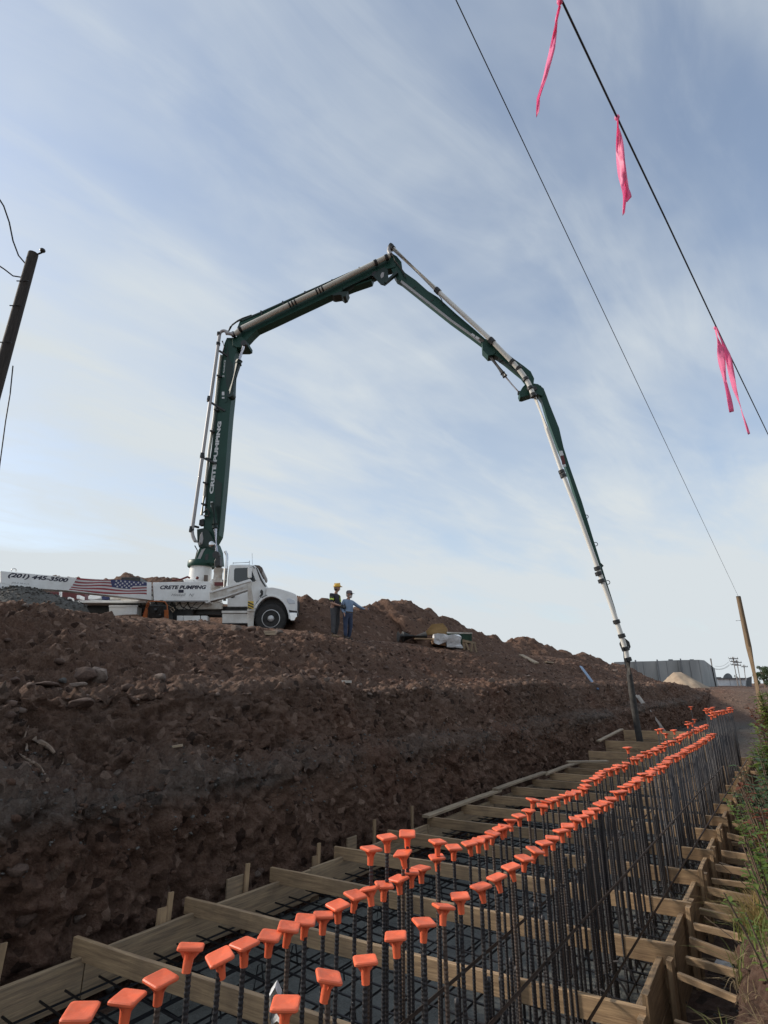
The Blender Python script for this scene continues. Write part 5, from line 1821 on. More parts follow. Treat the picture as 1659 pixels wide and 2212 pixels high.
# fourth section pipe, tip elbow, end hose
q5 = bz('F', [(128, 112), (200, 305), (290, 560), (380, 790), (490, 1095), (560, 1290), (628, 1490), (640, 1530), (655, 1580), (665, 1640)], 0.22)
po5 = part('delivery_pipe', MB().tube(q5, [px2m(4.6, 17.2)] * 6 + [px2m(5.0, 17)] * 4, 16), 'pipe_white', smooth=True)
for v in ((286, 552), (295, 575), (492, 1108), (498, 1138), (515, 1180), (602, 1415), (632, 1496), (655, 1570), (668, 1632)):
    coupling(bp_(*Z('F', *v), 0.22), q5[5] - q5[4], px2m(5.2, 17.2), po5)
part('tip_bracket', MB().prism(bz('F', [(640, 1500), (676, 1530), (684, 1560), (668, 1590), (640, 1585), (622, 1540)], 0.12), -BN * 0.1), 'black_metal', po5, bevel=0.008)
part('safety_chain', MB().tube(bz('F', [(640, 1560), (645, 1620), (655, 1680)], 0.3), 0.015, 6), 'black_metal', po5)
q6 = bz('F', [(666, 1640), (676, 1720), (690, 1820), (705, 1920), (725, 2040), (745, 2150), (765, 2250)], 0.22)
q6[-1].z = min(q6[-1].z, -0.1)
part('end_hose', MB().tube(q6, [px2m(5.6, 16)] * 2 + [px2m(6.4, 16)] * 5, 16), 'hose_rubber', smooth=True)
# ------------------------------------------------------------------ people
def skinned(name, verts, edges, radii, parent, mats, matfn, root=0, sub=2):
    me = bpy.data.meshes.new(name)
    me.from_pydata(verts, edges, [])
    o = bpy.data.objects.new(name, me)
    COL.objects.link(o)
    md = o.modifiers.new('skin', 'SKIN')
    md.use_smooth_shade = True
    sv = me.skin_vertices[0].data
    for i, r in enumerate(radii):
        sv[i].radius = (r, r) if not isinstance(r, tuple) else r
        sv[i].use_root = i == root
    s = o.modifiers.new('sub', 'SUBSURF')
    s.levels = s.render_levels = sub
    bpy.context.view_layer.update()
    dg = bpy.context.evaluated_depsgraph_get()
    m2 = bpy.data.meshes.new_from_object(o.evaluated_get(dg))
    bpy.data.objects.remove(o)
    for q in mats:
        m2.materials.append(MATS[q])
    for p in m2.polygons:
        p.material_index = matfn(p.center)
        p.use_smooth = True
    o = bpy.data.objects.new(name, m2)
    COL.objects.link(o)
    o.parent = parent
    return o


def hand(verts, edges, radii, wrist_i, w, d, side, palm=0.075, curl=0.5):
    """palm and five fingers growing from a wrist vertex; d forward, side = thumb side"""
    d, side = d.normalized(), side.normalized()
    nrm = d.cross(side).normalized()
    if nrm.z > 0:
        nrm = -nrm
    verts.append(tuple(w + d * palm * 0.6))
    edges.append((wrist_i, len(verts) - 1))
    radii.append((0.036, 0.02))
    pc = len(verts) - 1
    for k in range(4):
        base = w + d * palm + side * (0.027 - 0.018 * k)
        L = (0.072, 0.08, 0.074, 0.058)[k]
        mid = base + d * L * 0.5 + nrm * L * 0.18 * curl
        tip = mid + d * L * 0.4 + nrm * L * 0.5 * curl
        for q in (base, mid, tip):
            verts.append(tuple(q))
            radii.append(0.0095 if q is not tip else 0.008)
        n = len(verts)
        edges += [(pc, n - 3), (n - 3, n - 2), (n - 2, n - 1)]
    b = w + d * 0.03 + side * 0.036
    t = b + d * 0.05 + side * 0.025
    for q in (b, t):
        verts.append(tuple(q))
        radii.append(0.011)
    n = len(verts)
    edges += [(wrist_i, n - 2), (n - 2, n - 1)]


def face(head_c, hs, parent, f, skin='skin'):
    """nose, ears, eyes and mouth on a head turned towards f (horizontal unit vector)"""
    r = Vector((f.y, -f.x, 0))
    b = MB()
    b.tube([head_c + f * hs * 0.84 + UP * 0.01, head_c + f * hs * 1.10 - UP * 0.03, head_c + f * hs * 0.9 - UP * 0.04], [0.010, 0.017, 0.012], 8)
    for s_ in (-1, 1):
        b.ball(head_c + r * s_ * hs * 0.80 - f * 0.005 - UP * 0.005, 0.018, 0.018, 0.032)
    b.build('ear_and_nose', skin, parent, smooth=True)
    e = MB()
    for s_ in (-1, 1):
        e.ball(head_c + f * hs * 0.82 + r * s_ * 0.032 + UP * 0.016, 0.011)
    e.build('eye', 'hair_dark', parent, smooth=True)
    MB().ball(head_c + f * hs * 0.83 - UP * 0.065, 0.024, 0.024, 0.007).build('mouth', 'dark_red', parent, smooth=True)


def head_shape(b, c, f, hs=0.098):
    r = Vector((f.y, -f.x, 0))
    vs, fs = [], []
    n, m = 14, 10
    for i in range(m + 1):
        a = -math.pi / 2 + math.pi * i / m
        z = 0.125 * math.sin(a)
        for k in range(n):
            t = 2 * math.pi * k / n
            w = 0.082 * math.cos(a)
            d = hs * math.cos(a)
            if z < -0.03:
                w *= 0.85
                d *= 0.94 if math.cos(t) > 0 else 0.7
            vs.append(c + f * d * math.cos(t) + r * w * math.sin(t) + UP * z)
    for i in range(m):
        for k in range(n):
            a_, b_ = i * n + k, i * n + (k + 1) % n
            fs.append((a_, b_, b_ + n, a_ + n))
    b.add(vs, fs)


def person(px, py, hpx_top, face_head, label, J, cfg):
    kk = 17.35
    foot = drop(at(px, py, kk))
    top = at(px, hpx_top, kk)
    H = top.z - at(px, py, kk).z
    e = empty('person', foot, label, 'person')
    f = Vector((math.sin(R(face_head)), math.cos(R(face_head)), 0))
    r = Vector((f.y, -f.x, 0))                      # the person's right
    sc = H / 1.80

    def Lp(fw, rt, z):
        return (f * fw + r * rt + UP * z) * sc

    verts, edges, radii = [], [], []

    def v(p, rad, link=None):
        verts.append(tuple(p))
        radii.append(tuple(q * sc for q in rad) if isinstance(rad, tuple) else rad * sc)
        if link is not None:
            edges.append((link, len(verts) - 1))
        return len(verts) - 1

    pel = v(Lp(0, 0, 0.95), (0.175, 0.14))
    wai = v(Lp(0.01, 0, 1.10), (0.180, 0.145), pel)
    che = v(Lp(0.01, 0, 1.30), (0.200, 0.15), wai)
    nek = v(Lp(0.01, 0, 1.46), (0.075, 0.07), che)
    v(Lp(0.03, 0, 1.54), 0.056, nek)
    v(Lp(0.035, 0, 1.60), 0.05, len(verts) - 1)
    hands = []
    for s_ in (-1, 1):
        A = J['R' if s_ > 0 else 'L']
        sh = v(Lp(0, s_ * 0.20, 1.41), 0.08, che)
        el = v(Lp(*A['elbow']), 0.055 if cfg['sleeve'] == 'short' else 0.066, sh)
        wr = v(Lp(*A['wrist']), 0.031, el)
        d = Vector(Lp(*A['wrist'])) - Vector(Lp(*A['elbow']))
        hd_ = A.get('dir')
        d2 = Lp(*hd_) if hd_ else d
        hand(verts, edges, radii, wr, Vector(Lp(*A['wrist'])), d2, (r * -s_) if not A.get('thumb_up') else UP, 0.075 * sc)
        hp = v(Lp(0, s_ * 0.10, 0.88), 0.115, pel)
        kn = v(Lp(0.03 + J.get('knee', 0), s_ * 0.125 + J['step'] * 0, 0.50), 0.085, hp)
        an = v(Lp(-0.01 + s_ * J['step'], s_ * 0.14, 0.10), 0.066, kn)
    zc_ = cfg

    def mf(c):
        h = c.z / sc
        d = math.hypot(c.x, c.y) / sc
        if h < 0.98 and d < 0.30 and not (h > 0.7 and d > 0.26):
            return 1
        rt = abs(c.dot(r)) / sc
        fw = c.dot(f) / sc
        if h > 1.475:
            return 2
        if cfg['sleeve'] == 'short':
            if h < 1.17 and (rt > 0.165 or fw > 0.16):
                return 2
        else:
            for A in (J['L'], J['R']):
                w = Vector(Lp(*A['wrist']))
                if (c - w).length < 0.13 * sc and (c - w).dot(w - Vector(Lp(*A['elbow']))) > -0.004:
                    return 2
        if h < 0.97:
            return 1
        return 0

    body = skinned('body', verts, edges, radii, e, [cfg['shirt'], cfg['trousers'], 'skin'], mf)
    hf = Vector((math.sin(R(cfg['look'])), math.cos(R(cfg['look'])), 0))
    hc = Vector(Lp(0.06, 0, 1.665))
    b = MB()
    head_shape(b, foot + hc, hf, 0.10)
    hd_o = b.build('head', 'skin', e, smooth=True)
    face(foot + hc, 0.10, hd_o, hf)
    bt = []
    for s_ in (-1, 1):
        a = foot + Vector(Lp(-0.03 + s_ * J['step'], s_ * 0.14, 0.0))
        q = MB()
        q.tube([a + UP * 0.16 * sc, a + UP * 0.07], [0.062, 0.06], 10)
        q.add([], [])
        q.tube([a - f * 0.07 + UP * 0.045, a + f * 0.03 + UP * 0.055, a + f * 0.14 + UP * 0.045, a + f * 0.20 + UP * 0.035], [0.045, 0.052, 0.048, 0.03], 10)
        q.build('boot', cfg['boot'], e, smooth=True)
    return e, foot, hc, f, r, sc, hf, Lp, hd_o


# man with the remote control
J1 = {'L': {'elbow': (0.02, -0.27, 1.13), 'wrist': (0.25, -0.12, 1.05), 'dir': (0.9, 0.35, -0.1)}, 'R': {'elbow': (0.02, 0.27, 1.13), 'wrist': (0.25, 0.14, 1.05), 'dir': (0.9, -0.35, -0.1)}, 'step': 0.05}
e1, ft, hc, f, r, sc, hf, Lp, ho = person(722, 1379, 1257, 118, 'man in yellow hard hat and dark short sleeved shirt looking down at a remote', J1, {'sleeve': 'short', 'shirt': 'shirt_dark', 'trousers': 'trousers_grey', 'boot': 'boot_tan', 'look': 105})
c = ft + hc + UP * 0.045
hb = MB().lathe(c, UP, [(0.125, -0.005), (0.125, 0.02), (0.118, 0.06), (0.095, 0.10), (0.05, 0.125), (0.008, 0.13)], 20)
hb.prism([c + hf * 0.10 - Vector((hf.y, -hf.x, 0)) * 0.09, c + hf * 0.175 - Vector((hf.y, -hf.x, 0)) * 0.05, c + hf * 0.175 + Vector((hf.y, -hf.x, 0)) * 0.05, c + hf * 0.10 + Vector((hf.y, -hf.x, 0)) * 0.09], UP * 0.012)
hb.beam(c - hf * 0.10 + UP * 0.10, c + hf * 0.10 + UP * 0.10, 0.03, 0.06)
hb.build('hard_hat', 'helmet', e1, smooth=True)
MB().ball(ft + hc - hf * 0.02 - UP * 0.01, 0.088, 0.088, 0.09).build('hair', 'hair_dark', ho, smooth=True)
for s_ in (-1, 1):
    a, b_ = ft + Vector(Lp(0.0, s_ * 0.215, 1.32)), ft + Vector(Lp(0.01, s_ * 0.245, 1.225))
    MB().tube([a, a.lerp(b_, .5), b_], [0.078 * sc, 0.078 * sc, 0.072 * sc], 14, cap=False).build('armband', 'hivis', e1, smooth=True)
MB().tube([ft + Vector(Lp(0.075, -0.09, 1.46)), ft + Vector(Lp(0.12, -0.11, 1.36)), ft + Vector(Lp(0.14, -0.10, 1.2))], 0.012, 6).build('strap', 'hivis', e1, smooth=True)
rc = ft + Vector(Lp(0.33, 0.0, 1.02))
rb_ = MB().obox(rc, f * 0.07, r * 0.14, UP * 0.05)
ro_ = rb_.build('remote_control', 'black_metal', None, bevel=0.012)
tag(ro_, 'black remote control box held at the waist by the hard hat man', 'remote')
js = MB()
for q in (-0.08, -0.03, 0.03, 0.08):
    js.tube([rc + r * q + UP * 0.05, rc + r * q + UP * 0.095], [0.006, 0.011], 6)
js.build('joystick', 'dark_red', ro_)

# man in the blue shirt, left arm stretched out
J2 = {'L': {'elbow': (0.14, -0.40, 1.25), 'wrist': (0.26, -0.62, 1.15), 'dir': (0.5, -0.8, 0.08), 'thumb_up': True}, 'R': {'elbow': (-0.05, 0.27, 1.14), 'wrist': (0.08, 0.24, 0.95), 'dir': (0.4, -0.1, -0.9)}, 'step': 0.07}
e2, ft, hc, f, r, sc, hf, Lp, ho = person(750, 1385, 1273, 135, 'man in blue long sleeved shirt, jeans and grey cap pointing right', J2, {'sleeve': 'long', 'shirt': 'shirt_blue', 'trousers': 'jeans', 'boot': 'boot_dark', 'look': 112})
c = ft + hc + UP * 0.035
rv = Vector((hf.y, -hf.x, 0))
cb = MB().lathe(c, UP, [(0.104, -0.01), (0.106, 0.03), (0.10, 0.065), (0.075, 0.095), (0.02, 0.108)], 18)
cb.prism([c + hf * 0.09 - rv * 0.075, c + hf * 0.175 - rv * 0.05 - UP * 0.02, c + hf * 0.19 - UP * 0.022, c + hf * 0.175 + rv * 0.05 - UP * 0.02, c + hf * 0.09 + rv * 0.075], UP * 0.008)
cb.build('cap', 'cap_grey', e2, smooth=True)
MB().ball(ft + hc + hf * 0.045 - UP * 0.07, 0.062, 0.062, 0.06).build('beard', 'hair_white', ho, smooth=True)
MB().ball(ft + hc - hf * 0.03 - UP * 0.01, 0.082, 0.082, 0.085).build('hair', 'hair_white', ho, smooth=True)
sg = MB()
for s_ in (-1, 1):
    sg.obox(ft + hc + hf * 0.095 + rv * s_ * 0.034 + UP * 0.016, hf * 0.006, rv * 0.028, UP * 0.017)
sg.build('sunglasses', 'black_metal', ho)
MB().beam(ft + Vector(Lp(0.0, 0.0, 1.0)) - f * 0.13, ft + Vector(Lp(0.0, 0.0, 1.0)) + f * 0.13, 0.30, 0.035).build('belt', 'boot_dark', e2)

# ------------------------------------------------------------------ site clutter
def fwd_depth(p):
    return (p - CAMV).dot(Vector((0, math.cos(TH), math.sin(TH))))


# generator with an orange tube frame in front of the truck
gk = 16.6
gp_ = at(*Z('A', 1340, 590), gk)
gen = empty('generator', gp_, 'black portable generator in an orange tube frame in front of the pump truck', 'generator')
A_ = lambda x, y, o=0.0: at(*Z('A', x, y), gk + o)
gb = MB().prism([A_(1282, 455), A_(1420, 455), A_(1425, 575), A_(1275, 575)], Vector((0.05, 0.55, 0)))
gbo = gb.build('engine_block', 'black_metal', gen, bevel=0.03)
gd = MB().prism([A_(1310, 480, -0.02), A_(1395, 478, -0.02), A_(1398, 530, -0.02), A_(1308, 532, -0.02)], Vector((0, 0.03, 0)))
gd.build('control_panel', 'black_rubber', gbo, bevel=0.01)
MB().ball(A_(1345, 500, -0.05), 0.06).ball(A_(1385, 545, -0.05), 0.045).build('air_filter', 'black_metal', gbo, smooth=True)
for o in (-0.05, 0.60):
    MB().tube([A_(1232, 575, o), A_(1270, 450, o), A_(1285, 428, o), A_(1345, 424, o), A_(1425, 430, o), A_(1445, 460, o), A_(1450, 585, o)], 0.020, 8).build('tube_frame', 'orange_frame', gen, smooth=True)
MB().tube([A_(1240, 575, -0.05), A_(1290, 440, 0.0), A_(1290, 440, 0.6)], 0.02, 8).tube([A_(1425, 432, -0.05), A_(1425, 432, 0.6)], 0.02, 8).build('cross_tube', 'orange_frame', gen, smooth=True)
MB().prism([A_(1418, 500, -0.1), A_(1452, 500, -0.1), A_(1455, 590, -0.1), A_(1420, 590, -0.1)], Vector((0, 0.04, 0))).prism([A_(1236, 560, -0.1), A_(1258, 480, -0.1), A_(1275, 500, -0.1), A_(1268, 575, -0.1)], Vector((0, 0.04, 0))).build('side_guard', 'orange_frame', gen, bevel=0.006)
hl_ = MB().tube([A_(1455, 460, 0.1), A_(1490, 480, 0.1), A_(1508, 500, 0.1), A_(1495, 520, 0.1), A_(1470, 490, 0.1), A_(1500, 478, 0.1)], 0.012, 6)
tag(hl_.build('coiled_hose', 'lumber_pale', None, smooth=True), 'pale coiled hose hanging right of the orange framed generator', 'hose')

# timber blocks by the front tyre
def block(x, y, wpx, hpx, m, label, depth=0.2, name='timber_block', tilt=0.0):
    p = hit(x, y)
    k = fwd_depth(p)
    w, h = wpx / FPX * k, hpx / FPX * k
    d = Vector((1, 0, tilt)).normalized()
    o = board(name, p - d * w / 2 + UP * h * 0.45, p + d * w / 2 + UP * h * 0.45, depth, h, m)
    return tag(o, label, 'timber')


block(583, 1372, 24, 9, 'lumber_pale', 'pale timber block beneath the front tyre of the truck', 0.15)
block(748, 1475, 22, 5, 'dusty_white', 'white scrap of card lying on the bench below the men', 0.12, 'card_scrap')
block(382, 1614, 22, 5, 'lumber_pale', 'small pale wood chip stuck in the cut face', 0.06, 'wood_chip', 0.15)

# wrapped bundle with boxes, dumpster, plywood, pipe, saw horse on the upper level
bk_p = hit(968, 1402)
bkk = fwd_depth(bk_p)
Mz = lambda x, y, o=0.0: at(*Z('M', x, y), bkk + o)
import bmesh as _bm


def lumpy(name, pts, depth, m, seed, amp, label, cat, parent=None):
    """a soft wrapped block from an outline, subdivided and crumpled"""
    b = _bm.new()
    n = len(pts)
    off = Vector((0.0, depth, 0.0))
    v0 = [b.verts.new(p) for p in pts]
    v1 = [b.verts.new(p + off) for p in pts]
    b.faces.new(v0)
    b.faces.new(v1[::-1])
    for i in range(n):
        b.faces.new((v0[i], v1[i], v1[(i + 1) % n], v0[(i + 1) % n]))
    _bm.ops.triangulate(b, faces=b.faces[:])
    _bm.ops.subdivide_edges(b, edges=b.edges[:], cuts=3, use_grid_fill=True)
    _bm.ops.recalc_face_normals(b, faces=b.faces[:])
    b.normal_update()
    V = np.array([v.co[:] for v in b.verts])
    d = fbm(V * 4.0 + seed, 4, 0.6, seed) * amp
    for v, q in zip(b.verts, d):
        v.co += v.normal * q
    me = bpy.data.meshes.new(name)
    c = Vector((V[:, 0].mean(), V[:, 1].mean(), V[:, 2].min()))
    for v in b.verts:
        v.co -= c
    b.to_mesh(me)
    b.free()
    me.materials.append(MATS[m])
    o = bpy.data.objects.new(name, me)
    COL.objects.link(o)
    o.location = c
    return tag(o, label, cat)


lumpy('wrapped_bundle', [Mz(914, 345), Mz(916, 298), (Mz(935, 292)), Mz(1000, 302), Mz(1040, 300), Mz(1074, 312), Mz(1072, 340), Mz(1086, 380), Mz(990, 375), Mz(985, 345), Mz(940, 352)], 0.9, 'plastic_wrap', 5, 0.10, 'bundle wrapped in white plastic sheet on the upper level', 'bundle')
ub = MB().prism([Mz(900, 332, 0.1), Mz(982, 334, 0.1), Mz(984, 368, 0.1), Mz(905, 355, 0.1)], Vector((0, 0.7, 0))).build('carton', 'cardboard', None, bevel=0.01)
tag(ub, 'brown carton under the left end of the wrapped bundle', 'carton')
ply = MB().prism([Mz(850, 302, 1.0), Mz(900, 238, 1.0), Mz(965, 232, 1.0), Mz(990, 262, 1.0), Mz(988, 300, 1.0)], Vector((0.05, 0.25, 0))).build('plywood_stack', 'plywood', None, bevel=0.006)
tag(ply, 'yellow brown plywood sheets leaning behind the wrapped bundle', 'plywood')
for i in range(3):
    MB().prism([Mz(856 + 8 * i, 300, 0.98 - 0.012 * i), Mz(904 + 6 * i, 240 + 5 * i, 0.98 - 0.012 * i), Mz(960, 236 + 8 * i, 0.98 - 0.012 * i), Mz(984, 264 + 6 * i, 0.98 - 0.012 * i), Mz(984, 298, 0.98 - 0.012 * i)], Vector((0, 0.009, 0))).build('sheet', 'plywood', ply)
bn_ = empty('dumpster', Mz(1075, 345, 1.2), 'dark green metal bin behind the wrapped bundle', 'bin')
MB().prism([Mz(992, 290, 1.0), Mz(1136, 294, 1.0), Mz(1138, 350, 1.0), Mz(995, 350, 1.0)], Vector((0, 1.1, 0))).build('bin_body', 'bin_green', bn_, bevel=0.01)
MB().prism([Mz(988, 284, 0.96), Mz(1140, 288, 0.96), Mz(1140, 296, 0.96), Mz(988, 292, 0.96)], Vector((0, 1.18, 0))).build('bin_rim', 'dusty_white', bn_)
for x in (1040, 1085, 1128):
    MB().prism([Mz(x, 294, 0.95), Mz(x + 8, 294, 0.95), Mz(x + 8, 350, 0.95), Mz(x, 350, 0.95)], Vector((0, 0.05, 0))).build('bin_rib', 'bin_green', bn_)
pp = MB().tube([Mz(728, 312, 0.6), Mz(860, 312, 0.9)], 0.19, 20)
ppo = pp.build('culvert_pipe', 'black_rubber', None, smooth=True)
tag(ppo, 'dark pipe lying on the ground left of the plywood', 'pipe')
MB().tube([Mz(700, 312, 0.55), Mz(728, 312, 0.6)], 0.20, 20).build('pipe_end', 'rock_grey', ppo, smooth=True)
tag(board('plank', Mz(798, 324, 0.2), Mz(915, 326, 0.2), 0.14, 0.05, 'lumber'), 'brown plank on the ground left of the wrapped bundle', 'plank')
sh_ = empty('saw_horse', Mz(1125, 398), 'wooden saw horse at the right end of the wrapped bundle', 'saw horse')
board('top_rail', Mz(1080, 335, 0.1), Mz(1158, 352, 0.3), 0.05, 0.09, 'lumber_old', sh_)
for a, b_ in (((1085, 338), (1092, 388)), ((1098, 342), (1118, 392)), ((1140, 350), (1132, 400)), ((1150, 350), (1164, 404))):
    board('leg', Mz(*a, 0.15), Mz(*b_, 0.1), 0.04, 0.08, 'lumber_old', sh_)
for (a, b_, lab) in (((1428, 428), (1522, 478), 'pale board lying on the rim right of the saw horse'), ((1572, 470), (1612, 474), 'short pale board on the rim beyond the longer one')):
    p0, p1 = hit(*Z('M', *a), 0.06), hit(*Z('M', *b_), 0.06)
    tag(board('plank', p0, p1, 0.2, 0.05, 'lumber_pale'), lab, 'plank')


def ladder(name, p0, p1, w, m, label, rung=0.3, across=None):
    e = empty(name, (p0 + p1) / 2, label, 'ladder')
    d = (p1 - p0).normalized()
    x = (across or d.cross(UP)).normalized()
    for s_ in (-1, 1):
        MB().beam(p0 + x * w / 2 * s_, p1 + x * w / 2 * s_, 0.03, 0.085, d.cross(x)).build('rail', m, e)
    n = int((p1 - p0).length / rung)
    for i in range(n):
        c = p0 + d * (rung * (i + 0.5))
        MB().tube([c - x * w / 2, c + x * w / 2], 0.017, 8).build('rung', 'aluminium', e, smooth=True)
    return e


p0, p1 = hit(*Z('G', 172, 765)), hit(*Z('G', 300, 925))
ladder('ladder', p0 + UP * 0.25, p1 + UP * 0.12, 0.40, 'ladder_blue', 'blue ladder lying down the upper slope left of the end hose', across=Vector((0.25, 1, 0.1)))
p1 = on_z(*Z('G', 860, 1280), -0.25)
p0 = on_t(*Z('G', 615, 950), st(p1)[1] - 0.9)
ladder('ladder', p0, p1, 0.45, 'aluminium', 'grey aluminium ladder leaning down into the trench right of the end hose')

# roots hanging out of the cut
def rootline(pts, r0, r1, label):
    q = [hit(*Z('L', *v)) for v in pts]
    q = [p + UT * 0.02 for p in q]
    n = len(q)
    o = MB().tube(q, [r0 + (r1 - r0) * i / (n - 1) for i in range(n)], 7).build('root', 'root_wood', None, smooth=True)
    tag(o, label, 'root')


rootline([(195, 825), (225, 842), (265, 858), (295, 880), (318, 908)], 0.035, 0.014, 'thick pale root stub sticking out of the cut face')
rootline([(165, 745), (150, 780), (140, 815), (155, 860), (150, 890), (128, 910)], 0.006, 0.012, 'thin twisted root hanging left of the thick stub')
rootline([(105, 900), (130, 925), (160, 945), (200, 965), (230, 990), (255, 1030), (275, 1065)], 0.008, 0.016, 'long winding root running down the cut face')
rootline([(355, 905), (370, 935), (368, 960), (355, 985)], 0.006, 0.008, 'short thin root right of the thick stub')

# litter
lumpy('plastic_sheet', [on_z(*Z('H', 1400, 1240), -0.25)] + [on_t(*Z('H', *q), -2.02) for q in ((1398, 1100), (1425, 1055), (1448, 1105), (1440, 1150), (1455, 1240))], 0.05, 'plastic_wrap', 9, 0.02, 'white torn plastic sheet standing among the nearest dowels', 'plastic sheet')
q = hit(*Z('J', 1425, 1225))
lumpy('plastic_bottle', [q + UP * 0.05 + US * a + UT * b_ for a, b_ in ((-.04, -.06), (.05, -.05), (.05, .05), (-.03, .06))], 0.06, 'plastic_wrap', 4, 0.01, 'crushed clear bottle on the gap floor beside the right bank', 'bottle')

# ------------------------------------------------------------------ poles, wires, ribbons
lt, lb = at(72, 548, 13.0), None
r_ = ray(2, 800)
lb = CAMV + r_ * ((lt.y - CAMV.y) / r_.y)
d = (lt - lb).normalized()
base = lt - d * ((lt.z - drop(lb - d * 3).z) / d.z + 0.4)
lp_ = empty('utility_pole', base, 'dark leaning wooden utility pole at the left edge', 'pole')
MB().tube([base, base.lerp(lt, .5), lt], [0.15, 0.13, 0.11], 14).build('shaft', 'pole_dark', lp_, smooth=True)
ik = at(92, 541, 13.0)
io = MB().tube([lt - d * 0.08, ik - UP * 0.06], 0.022, 6).ball(ik, 0.065, 0.065, 0.055).build('insulator', 'black_metal', lp_, smooth=True)
for dz in (0.9, 1.6, 2.6):
    MB().tube([lt - d * dz - Vector((0.13, 0.1, 0)), lt - d * dz + Vector((0.17, -0.12, -0.02))], 0.014, 6).build('step_bolt', 'black_metal', lp_)


def sag(p0, p1, s_, n=24):
    return [p0.lerp(p1, i / n) - UP * s_ * 4 * (i / n) * (1 - i / n) for i in range(n + 1)]


def wire(pts, r, label, name='overhead_wire'):
    o = MB().tube(pts, r, 6).build(name, 'cable_black', None, smooth=True)
    return tag(o, label, 'wire')


wire([at(-120, 300, 11), at(-30, 385, 12), at(8, 445, 12.5), at(20, 480, 12.7), at(28, 520, 12.85), at(40, 552, 12.95), at(57, 572, 12.95)], 0.018, 'upper slack wire running to the left utility pole')
wire([at(-120, 500, 11), at(-20, 562, 12.5), at(10, 582, 12.8), at(28, 596, 12.9), at(47, 599, 12.95)], 0.016, 'lower slack wire running to the left utility pole')
wire([at(28, 790, 12.9), at(22, 850, 12.9), at(12, 910, 12.9), at(4, 970, 12.9), at(-8, 1060, 12.9)], 0.014, 'thin guy cable hanging beside the left utility pole')

rt_ = at(1595, 1289, 24)
r_ = ray(1641, 1512)
rbp = CAMV + r_ * ((rt_.y - CAMV.y) / r_.y)
d = (rt_ - rbp).normalized()
rpo = empty('wooden_pole', rbp - d * 0.6, 'bare brown wooden pole standing on the right bank', 'pole')
MB().tube([rbp - d * 0.6, rbp.lerp(rt_, .5), rt_], [0.13, 0.11, 0.092], 14).build('shaft', 'pole_wood', rpo, smooth=True)
MB().tube([rt_ - d * 0.05, rt_ + d * 0.02], 0.096, 14).build('pole_cap', 'pole_dark', rpo, smooth=True)
MB().tube([at(1590, 1341, 23.9), at(1600, 1340, 24)], 0.012, 6).build('peg', 'black_metal', rpo)
q0 = at(985, 0, 5.0)
q1 = rt_ + UP * 0.01
qq = q0 + (q0 - q1) * 0.3
wire(sag(qq, q1, 0.0), 0.0055, 'thin overhead wire ending at the bare wooden pole')
zw = 4.3
wpts = [CAMV + ray(x, y) * (zw / ray(x, y).z) for x, y in ((1213, 0), (1335, 258), (1440, 478), (1549, 710), (1659, 938))]
ext0 = wpts[0] + (wpts[0] - wpts[1]) * 2.5
ext1 = wpts[-1] + (wpts[-1] - wpts[-2]) * 2.5
wire([ext0] + wpts + [ext1], 0.0075, 'thick black cable overhead with pink ribbons tied on')
PINK = bpy.data.materials.new('pink_film')
PINK.use_nodes = True
_nt = PINK.node_tree
_pb = _nt.nodes['Principled BSDF']
_pb.inputs['Base Color'].default_value = (1.0, 0.36, 0.58, 1)
_pb.inputs['Roughness'].default_value = 0.45
_tr = _nt.nodes.new('ShaderNodeBsdfTranslucent')
_tr.inputs['Color'].default_value = (1.0, 0.40, 0.62, 1)
_mx = _nt.nodes.new('ShaderNodeMixShader')
_mx.inputs[0].default_value = 0.55
_nt.links.new(_pb.outputs[0], _mx.inputs[1])
_nt.links.new(_tr.outputs[0], _mx.inputs[2])
_nt.links.new(_mx.outputs[0], _nt.nodes['Material Output'].inputs['Surface'])
MATS['pink_film'] = PINK


def ribbon(strips, label, k):
    e = None
    for i, pts in enumerate(strips):
        C = [at(x, y, k) for x, y, w in pts]
        Wd = [w / FPX * k for x, y, w in pts]
        if e is None:
            e = empty('ribbon', C[0], label, 'ribbon', 'pink ribbons on the cable')
        n = 26
        tt = np.linspace(0, 1, len(C))
        u = np.linspace(0, 1, n)
        Cx = [Vector([np.interp(q, tt, [c[a] for c in C]) for a in range(3)]) for q in u]
        Wx = np.interp(u, tt, Wd)
        vs, fs = [], []
        ph = random.uniform(0, 6)
        for j in range(n):
            a = 0.9 * math.sin(u[j] * 5 + ph)
            x = Vector((math.cos(a), math.sin(a), 0))
            for m in (-1, -0.33, 0.33, 1):
                vs.append(Cx[j] + x * Wx[j] * m * 0.42 + Vector((0, 0.02 * math.sin(m * 2 + u[j] * 9), 0)))
        for j in range(n - 1):
            for m in range(3):
                b_ = j * 4 + m
                fs.append((b_, b_ + 1, b_ + 5, b_ + 4))
        o = MB().add(vs, fs).build('ribbon_tail', 'pink_film', e, smooth=True)
        md = o.modifiers.new('thick', 'SOLIDIFY')
        md.thickness = 0.001
    cpt = at(strips[0][0][0], strips[0][0][1], k)
    MB().ball(cpt, 0.02, 0.02, 0.024).build('knot', 'pink_film', e, smooth=True)
    return e


